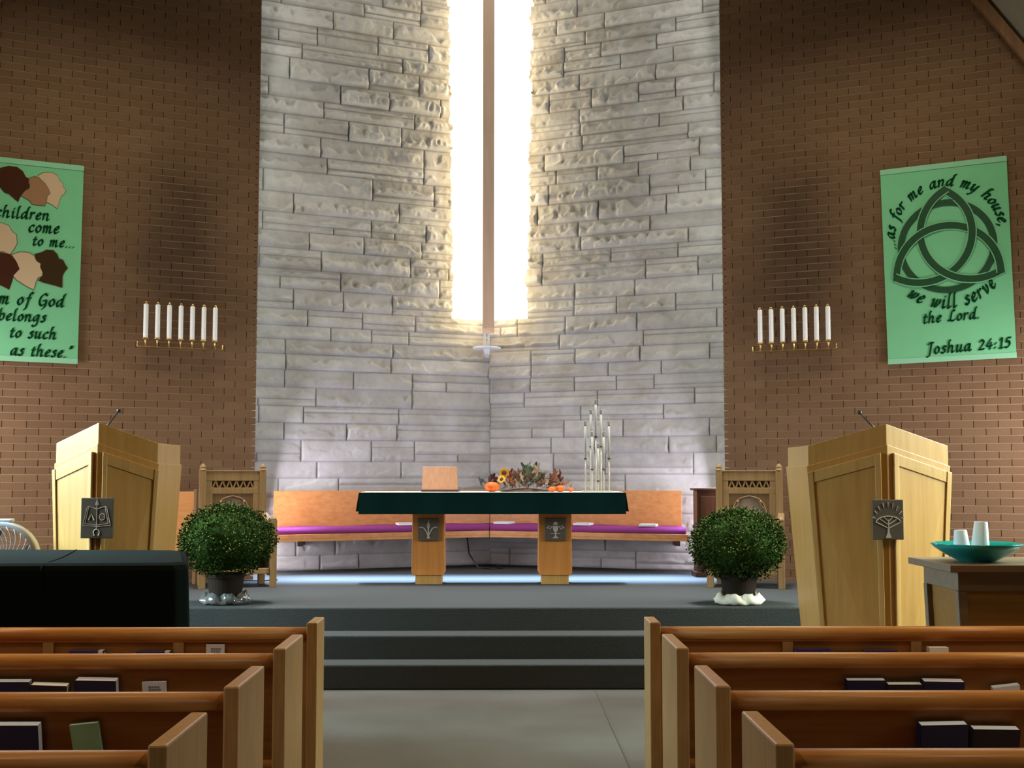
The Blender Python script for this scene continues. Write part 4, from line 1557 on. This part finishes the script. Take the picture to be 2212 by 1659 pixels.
def lectern(label, Ax, hw_l, hw_r, dA, zA, zW, dside, kind, mic_side, plq, plabel):
    """V-fronted lectern standing on the floor; origin under its prow"""
    t = thing('lectern', label, 'lectern', (Ax, 8.12, 0))
    yw = dA
    yb = yw + dside
    plan = [(0, 0), (hw_r, yw), (hw_r + 0.0, yb), (-hw_l, yb), (-hw_l, yw)]
    cc = (0.0, 0.35)
    zc0 = zA - 0.135
    def top_z(x, y):
        # upper edge slopes from the prow to the wings, then runs level
        return zA + (zW - zA) * min(1.0, y / yw)
    # body, tapering downward; top edge parallel with the desk above
    b = MB()
    f0 = 0.78
    low = [(x * f0, cc[1] + (y - cc[1]) * (0.82 if y > yw + 0.1 else 1.0)) for x, y in plan]
    low[0] = (0, 0)
    low[1] = (hw_r * f0, yw * 1.0); low[4] = (-hw_l * f0, yw * 1.0)
    up = [(x, y) for x, y in plan]
    b.loft([[(x, y, 0) for x, y in low], [(x, y, top_z(x, y) - 0.135) for x, y in up]])
    b.build('body', 'lectern_oak', t, bevel=0.004)
    # upper desk box, a little smaller in plan
    k = 0.975
    b = MB()
    dz = [(x * k, cc[1] + (y - cc[1]) * 0.97) for x, y in plan]
    dz[0] = (0, 0.012)
    b.loft([[(x, y, top_z(*q) - 0.14) for (x, y), q in zip(dz, plan)], [(x, y, top_z(*q)) for (x, y), q in zip(dz, plan)]])
    b.build('desk_box', 'lectern_oak', t, bevel=0.003)
    # applied panels on both front faces
    for hw, sg in ((hw_r, 1), (hw_l, -1)):
        def at(u, z, off):
            zt = top_z(sg * hw * u, yw * u) - 0.135
            f = f0 + (1 - f0) * (z / zt)
            L = math.hypot(hw, yw)
            nx, ny = sg * yw / L, -hw / L
            return (sg * hw * u * f + nx * off, yw * u + ny * off, z)
        def face_plate(nm, ulo, uhi, zlo, top_drop, o0, o1, mat, bev=0.003, ztop=None):
            b = MB()
            ring = []
            zt = [top_z(0, yw * u) - 0.135 - top_drop for u in (ulo, uhi)]
            zl = [zlo, zlo] if ztop is None else [z - ztop for z in zt]
            quad = ((ulo, zl[0]), (uhi, zl[1]), (uhi, zt[1]), (ulo, zt[0]))
            b.loft([[at(u, z, o0) for u, z in quad], [at(u, z, o1) for u, z in quad]])
            return b.build(nm, mat, t, bevel=bev)
        ua = 0.075
        face_plate('face_panel', ua + 0.06, 0.93, 0.16, 0.115, 0.0, 0.014, 'lectern_oak')
        face_plate('face_frame', ua, ua + 0.075, 0.1, 0.045, 0.0, 0.024, 'lectern_trim')
        face_plate('face_frame', 0.92, 0.995, 0.1, 0.045, 0.0, 0.024, 'lectern_trim')
        face_plate('face_frame', ua + 0.075, 0.92, 0, 0.045, 0.0, 0.020, 'lectern_trim', ztop=0.075)
    plaque(t, 0.0 + plq[0], 0.0 - 0.012, plq[1], plq[2], plq[3], kind, plabel)
    b = MB()
    mx, mz = mic_side
    pts = [(mx[0], 0.25, mz[0])]
    for q in (0.35, 0.7, 1.0):
        pts.append((mx[0] + (mx[1] - mx[0]) * q ** 0.9, 0.25 + 0.06 * q, mz[0] + (mz[1] - mz[0]) * q))
    b.tube(pts, 0.006, 8)
    mc = b.build('microphone', 'black', t, smooth=True)
    b = MB(); b.ball((pts[-1][0], pts[-1][1], pts[-1][2]), 0.017, 0.017, 0.017); b.build('windscreen', 'black', mc, smooth=True)
    b = MB(); b.lathe([(0.028, 0), (0.028, 0.012), (0.012, 0.03)], 12, (mx[0], 0.25, mz[0] - 0.06)); b.tube([(mx[0], 0.25, mz[0] - 0.04), (mx[0], 0.25, mz[0])], 0.006, 8); b.build('mount', 'black', mc)
    return t


lectern('tall oak lectern bearing the burning tree plaque, behind the stone-topped font', 2.595, 0.480, 0.480, 0.19, 1.867, 1.727, 0.60, 'tree', ((0.005, -0.085), (1.84, 1.955)), (-0.012, 1.245, 0.200, 0.258), 'dark slate plaque with a tree under rays')
lectern('oak lectern bearing the open book plaque, behind the black covered table', -2.525, 0.345, 0.345, 0.19, 1.873, 1.742, 0.60, 'book', ((-0.035, 0.038), (1.845, 1.965)), (0.015, 1.257, 0.206, 0.258), 'dark slate plaque with an open book')

# ------------------------------------------------------------------ carved chairs
def carved_chair(label, loc, rz):
    t = thing('carved_chair', label, 'chair', loc, rz, 'carved clergy chairs')
    W2 = 0.305
    for sx in (-1, 1):
        b = MB()
        x = sx * (W2 - 0.03)
        b.box(x - 0.03, x + 0.03, 0.17, 0.235, 0, 1.045)
        b.lathe([(0.030, 1.045), (0.036, 1.055), (0.026, 1.068), (0.03, 1.085), (0.018, 1.105), (0.006, 1.115)], 10, (x, 0.2, 0))
        b.build('back_post', 'chair_oak', t, bevel=0.003)
        b = MB()
        xf = sx * (W2 + 0.01)
        b.box(xf - 0.028, xf + 0.028, -0.225, -0.165, 0, 0.605)
        b.lathe([(0.026, 0.605), (0.030, 0.612), (0.02, 0.625), (0.012, 0.635)], 10, (xf, -0.195, 0))
        b.build('front_post', 'chair_oak', t, bevel=0.003)
        b = MB()
        xa = sx * (W2 - 0.005)
        b.loft([[(xa - 0.03, -0.165, 0.555), (xa + 0.03, -0.165, 0.555), (xa + 0.03, -0.165, 0.595), (xa - 0.03, -0.165, 0.595)],
                [(xa - 0.03, 0.0, 0.575), (xa + 0.03, 0.0, 0.575), (xa + 0.03, 0.0, 0.61), (xa - 0.03, 0.0, 0.61)],
                [(xa - 0.04, 0.17, 0.62), (xa + 0.02, 0.17, 0.62), (xa + 0.02, 0.17, 0.66), (xa - 0.04, 0.17, 0.66)]])
        b.build('arm', 'chair_oak', t, bevel=0.004)
        b = MB(); b.box(xa - 0.012, xa + 0.012, -0.165, 0.17, 0.10, 0.55); b.build('side_panel', 'chair_dark', t)
    b = MB(); b.box(-0.245, 0.245, 0.185, 0.225, 0.955, 1.045); b.box(-0.255, 0.255, 0.178, 0.232, 1.04, 1.052); b.build('crest_rail', 'chair_oak', t, bevel=0.003)
    b = MB(); b.box(-0.245, 0.245, 0.212, 0.225, 0.84, 0.955); b.build('fret_backing', 'chair_dark', t)
    b = MB()
    n = 6
    for k in range(n):
        x0 = -0.19 + 0.38 * k / n
        x1 = x0 + 0.38 / n
        xm = (x0 + x1) / 2
        for q in ([(x0, 0.895), (x0 + 0.014, 0.895), (xm + 0.007, 0.955), (xm - 0.007, 0.955)], [(x1 - 0.014, 0.895), (x1, 0.895), (xm + 0.007, 0.955), (xm - 0.007, 0.955)]):
            b.plate(q, 0.190, 0.213)
    b.build('fretwork', 'chair_oak', t)
    b = MB(); b.box(-0.245, 0.245, 0.185, 0.225, 0.835, 0.892); b.box(-0.245, -0.185, 0.185, 0.225, 0.40, 0.835); b.box(0.185, 0.245, 0.185, 0.225, 0.40, 0.835); b.box(-0.245, -0.19, 0.187, 0.225, 0.892, 0.955); b.box(0.19, 0.245, 0.187, 0.225, 0.892, 0.955); b.build('back_frame', 'chair_oak', t, bevel=0.003)
    # pointed arch with cusps
    for sx in (-1, 1):
        b = MB()
        arc = [(0.185 - 0.025, 0.56), (0.158, 0.66), (0.13, 0.74), (0.085, 0.79), (0.0, 0.815)]
        arc = smooth_pts(arc, 4)
        poly = [(sx * x, z) for x, z in arc] + [(0, 0.836), (sx * 0.186, 0.836), (sx * 0.186, 0.56)]
        b.plate(poly, 0.193, 0.22)
        o = b.build('arch_spandrel', 'chair_dark', t)
        b = MB()
        b.tube([(sx * x, 0.192, z) for x, z in arc], 0.007, 6)
        b.tube([(sx * 0.150, 0.192, 0.70), (sx * 0.118, 0.190, 0.715), (sx * 0.10, 0.190, 0.745), (sx * 0.112, 0.190, 0.765)], 0.007, 6)
        b.tube([(sx * 0.162, 0.192, 0.40), (sx * 0.162, 0.192, 0.60)], 0.009, 6)
        b.ball((sx * 0.105, 0.188, 0.762), 0.013, 0.012, 0.013)
        b.build('arch_moulding', 'chair_oak', o, smooth=True)
    b = MB(); b.box(-0.19, 0.19, 0.205, 0.222, 0.40, 0.84); b.build('back_cloth', 'grey_cloth', t)
    b = MB(); b.box(-0.285, 0.285, -0.20, 0.19, 0.35, 0.405); b.build('seat_frame', 'chair_oak', t, bevel=0.004)
    b = MB(); b.box(-0.262, 0.262, -0.185, 0.165, 0.405, 0.455); b.build('seat_pad', 'seat_red', t, bevel=0.02, seg=3)
    b = MB(); b.box(-0.28, 0.28, -0.20, -0.17, 0.12, 0.17); b.build('stretcher', 'chair_oak', t, bevel=0.003)
    return t


carved_chair('carved oak clergy chair behind the left potted plant', (-2.335, 11.50, P), math.radians(20))
carved_chair('carved oak clergy chair behind the right potted plant', (2.335, 11.43, P), math.radians(-17))


# ------------------------------------------------------------------ potted chrysanthemums
def mum(label, loc, rx, rz_, zc, wrap, seed):
    t = thing('potted_chrysanthemum', label, 'potted plant', loc, 0, 'potted chrysanthemums on the platform')
    b = MB()
    b.lathe([(0.112, 0.0), (0.118, 0.01), (0.142, 0.205), (0.150, 0.206), (0.150, 0.235), (0.142, 0.236), (0.138, 0.215)], 28)
    b.build('pot', 'pot', t, smooth=False)
    r = random.Random(seed)
    # foliage: many small leaves over a rounded mass
    b = MB()
    core = MB()
    b.ball((0, 0, zc), rx * 0.86, rx * 0.84, rz_ * 0.86, 24, 14)
    ctr = Vector((0, 0, zc))
    for k in range(9000):
        u = r.uniform(-0.93, 1)
        a = r.uniform(0, 2 * PI)
        q = math.sqrt(1 - u * u)
        lump = 1 + 0.05 * math.sin(5 * a + 3 * u) + 0.04 * math.sin(9 * a - 7 * u)
        rad = r.uniform(0.82, 1.03) * lump
        n = Vector((q * math.cos(a), q * math.sin(a), u))
        p = Vector((n.x * rx, n.y * rx, n.z * rz_)) * rad + ctr
        if p.z < 0.20 and math.hypot(p.x, p.y) < 0.155:
            continue
        d = (n + Vector((r.uniform(-.7, .7), r.uniform(-.7, .7), r.uniform(-.5, .9)))).normalized()
        s = d.cross(Vector((r.uniform(-1, 1), r.uniform(-1, 1), r.uniform(-1, 1)))).normalized()
        l, w = r.uniform(0.016, 0.030), r.uniform(0.004, 0.008)
        v = [b.bm.verts.new(x) for x in (p, p + d * l * 0.5 + s * w, p + d * l, p + d * l * 0.5 - s * w)]
        b._f(v)
    b.build('foliage', 'leaf', t)
    b = MB()
    for k in range(620):
        u = r.uniform(-0.25, 1)
        a = r.uniform(0, 2 * PI)
        q = math.sqrt(1 - u * u)
        n = Vector((q * math.cos(a), q * math.sin(a), u))
        lump = 1 + 0.05 * math.sin(5 * a + 3 * u) + 0.04 * math.sin(9 * a - 7 * u)
        p = Vector((n.x * rx, n.y * rx, n.z * rz_)) * (r.uniform(0.96, 1.06) * lump) + ctr
        s = r.uniform(0.0035, 0.0065)
        b.ball(p, s, s, s, 5, 4)
    o = b.build('buds', 'bud', t)
    o['kind'] = 'stuff'
    # wrapping round the foot of the pot
    b = MB()
    n = 72
    rings = []
    for j, (rr, z) in enumerate(((0.120, 0.0), (0.175, 0.004), (0.195, 0.025), (0.172, 0.055), (0.150, 0.085), (0.132, 0.06))):
        ring = []
        for i in range(n):
            a = 2 * PI * i / n
            w_ = (0.016 if wrap == 'wrap_white' else 0.024) * (math.sin(7 * a + j) + 0.6 * math.sin(13 * a + 2 * j) + r.uniform(-.5, .5))
            k_ = (1 if j not in (0, 5) else 0.15)
            ring.append(((rr + w_ * k_ * 0.55) * math.cos(a), (rr + w_ * k_ * 0.55) * math.sin(a), max(0.0, z + w_ * 0.5 * k_ * (0 if j < 2 else 1))))
        rings.append(ring)
    b.loft(rings, cap=False)
    b.build('pot_wrap', wrap, t, smooth=True)
    return t


mum('round dark green chrysanthemum with pale buds in clear wrapped pot, at left', (-2.08, 9.95, P), 0.365, 0.272, 0.492, 'wrap_clear', 1)
mum('round dark green chrysanthemum in pot standing in white cloth, at right', (1.955, 9.89, P), 0.362, 0.270, 0.465, 'wrap_white', 2)

# ------------------------------------------------------------------ covered table at left
b = MB()
fp = [(-3.42, 6.38), (-1.60, 6.50), (-1.545, 6.56), (-1.80, 7.58), (-1.88, 7.66), (-3.42, 7.78)]
cxy = (-2.45, 7.1)
def off(poly, d):
    return [(x + (d if x < cxy[0] else -d), y + (d if y < cxy[1] else -d)) for x, y in poly]
b.loft([[(x, y, 0.0) for x, y in off(fp, -0.035)], [(x, y, 0.5) for x, y in off(fp, -0.02)], [(x, y, 1.0) for x, y in off(fp, -0.004)], [(x, y, 1.045) for x, y in fp], [(x, y, 1.068) for x, y in off(fp, 0.012)], [(x, y, 1.08) for x, y in off(fp, 0.04)]])
dt = b.build('draped_table', 'cover_cloth', bevel=0.015, seg=3)
tag(dt, 'long table fully draped in a black-green cover before the left lectern', 'table')
b = MB(); b.tube([(-2.50, 7.68, 1.079), (-2.42, 7.35, 1.0805), (-2.33, 6.95, 1.0805), (-2.27, 6.56, 1.079), (-2.26, 6.44, 1.066), (-2.255, 6.425, 1.045)], 0.004, 6)
b.build('seam', 'cover_cloth', dt, smooth=True)

# ------------------------------------------------------------------ fan
t = thing('pedestal_fan', 'grey round pedestal fan behind the black covered table', 'fan', (-3.19, 8.3, 0), math.radians(8))
b = MB()
def torus(b, R, r, cy, n=40, m=8, cz=0.99):
    rings = []
    for i in range(n + 1):
        a = 2 * PI * i / n
        rings.append([((R + r * math.cos(2 * PI * j / m)) * math.cos(a), cy + r * math.sin(2 * PI * j / m), cz + (R + r * math.cos(2 * PI * j / m)) * math.sin(a)) for j in range(m)])
    b.loft(rings, cap=False)
rings = []
for (R, y) in ((0.205, -0.075), (0.232, -0.08), (0.238, 0.0), (0.225, 0.085), (0.20, 0.09)):
    rings.append([(R * math.cos(2 * PI * k / 48), y, 0.99 + R * math.sin(2 * PI * k / 48)) for k in range(48)])
b.loft(rings, cap=False)
b.build('housing', 'fan_grey', t, smooth=True)
b = MB()
for q in (0, 3, 6):
    torus(b, 0.05 + 0.025 * q, 0.0022, -0.085, 40, 5)
for k in range(26):
    a = 2 * PI * k / 26
    pts = [((0.03 + 0.18 * f) * math.cos(a + 0.9 * f), -0.087, 0.99 + (0.03 + 0.18 * f) * math.sin(a + 0.9 * f)) for f in [q / 7 for q in range(8)]]
    b.tube(pts, 0.0030, 5)
b.build('grille', 'fan_grey', t, smooth=True)
b = MB()
for k in range(3):
    a = 2 * PI * k / 3
    ring0, ring1 = [], []
    for f in (0.0, 0.3, 0.7, 1.0):
        for d in (-0.35, 0.35):
            rr = 0.04 + 0.15 * f
            p = (rr * math.cos(a + d * (0.5 + f)), 0.02 + 0.04 * d, 0.99 + rr * math.sin(a + d * (0.5 + f)))
            (ring0 if d < 0 else ring1).append(p)
    poly = ring0 + ring1[::-1]
    b.loft([poly, [(x, y + 0.006, z) for x, y, z in poly]])
b.build('blades', 'fan_grey', t)
b = MB(); b.lathe([(0.045, 0), (0.045, 0.1)], 20, (0, 0, 0)); hb = b.build('motor_hub', 'fan_grey', t); hb.location = (0, 0.0, 0.99); hb.rotation_euler = (-PI / 2, 0, 0)
b = MB(); b.box(-0.06, 0.06, -0.03, 0.06, 1.222, 1.245); b.build('carry_handle', 'fan_grey', t, bevel=0.008)
b = MB(); b.tube([(0, 0.06, 0.03), (0, 0.06, 0.90)], 0.018, 12); b.build('pole', 'fan_grey', t, smooth=True)
b = MB(); b.lathe([(0.20, 0), (0.20, 0.018), (0.05, 0.045), (0.02, 0.06)], 28, (0, 0.06, 0)); b.build('base', 'fan_grey', t)

# ------------------------------------------------------------------ baptismal font
t = thing('baptismal_font', 'square oak font stand with grey top in front of the right lectern', 'font', (2.79, 6.93, 0))
b = MB(); b.box(-0.355, 0.355, -0.345, 0.33, 1.022, 1.06); b.build('top_slab', 'font_grey', t, bevel=0.004)
b = MB()
b.box(-0.29, 0.29, -0.275, 0.26, 0.9185, 1.022)
b.build('apron', 'font_grey', t, bevel=0.003)
for sx in (-1, 1):
    for ya, yb in ((-0.278, -0.225), (0.21, 0.263)):
        b = MB()
        xa = sx * 0.293
        xb = sx * 0.243
        lo = 0.035
        b.loft([[(min(xa, xb) - sx * lo, ya, 0), (max(xa, xb) - sx * lo, ya, 0), (max(xa, xb) - sx * lo, yb, 0), (min(xa, xb) - sx * lo, yb, 0)], [(min(xa, xb), ya, 0.918), (max(xa, xb), ya, 0.918), (max(xa, xb), yb, 0.918), (min(xa, xb), yb, 0.918)]])
        b.build('corner_post', 'font_grey', t, bevel=0.004)
b = MB()
b.loft([[(-0.225, -0.255, 0.02), (0.225, -0.255, 0.02), (0.225, 0.245, 0.02), (-0.225, 0.245, 0.02)], [(-0.262, -0.255, 0.92), (0.262, -0.255, 0.92), (0.262, 0.245, 0.92), (-0.262, 0.245, 0.92)]])
b.build('panel_body', 'font_oak', t)

b = MB()
b.lathe([(0.095, 0.0), (0.10, 0.004), (0.17, 0.040), (0.215, 0.070), (0.243, 0.097), (0.239, 0.1), (0.205, 0.076), (0.15, 0.044), (0.06, 0.018)], 48)
o = b.build('water_bowl', 'teal', smooth=True)
o.location = (2.69, 6.88, 1.06)
tag(o, 'wide shallow teal glazed bowl on the font stand', 'bowl')


def cup(label, loc, h, r0, r1, rot):
    t = thing('plastic_cup', label, 'cup', loc, 0, 'cups in the teal bowl')
    t.rotation_euler = rot
    b = MB()
    b.lathe([(r0, 0), (r1, h), (r1 - 0.004, h + 0.003), (0.01, h + 0.003)], 24, cap=False)
    b.build('body', 'frost', t, smooth=True)
    b = MB()
    b.lathe([(r0 + 0.001, 0.0), (r0 + 0.004, 0.003), (r0 + 0.003, 0.010), (r0 - 0.002, 0.012)], 24, cap=False)
    b.build('rim', 'frost', t, smooth=True)


cup('frosted plastic cup upside down in the teal bowl, taller one in front', (2.700, 6.86, 1.100), 0.175, 0.052, 0.036, (0, 0.06, 0))
cup('shorter frosted plastic cup half hidden behind the taller one', (2.640, 6.965, 1.113), 0.112, 0.048, 0.034, (0, -0.05, 0))

# cable by the left chair
b = MB()
b.tube([(-2.05, 12.1, P + 0.008), (-2.22, 12.0, P + 0.008), (-2.30, 12.06, P + 0.008), (-2.42, 11.98, P + 0.008)], 0.007, 6)
o = b.build('floor_cable', 'black', smooth=True)
tag(o, 'thin dark cable on the carpet behind the left carved chair', 'cable')
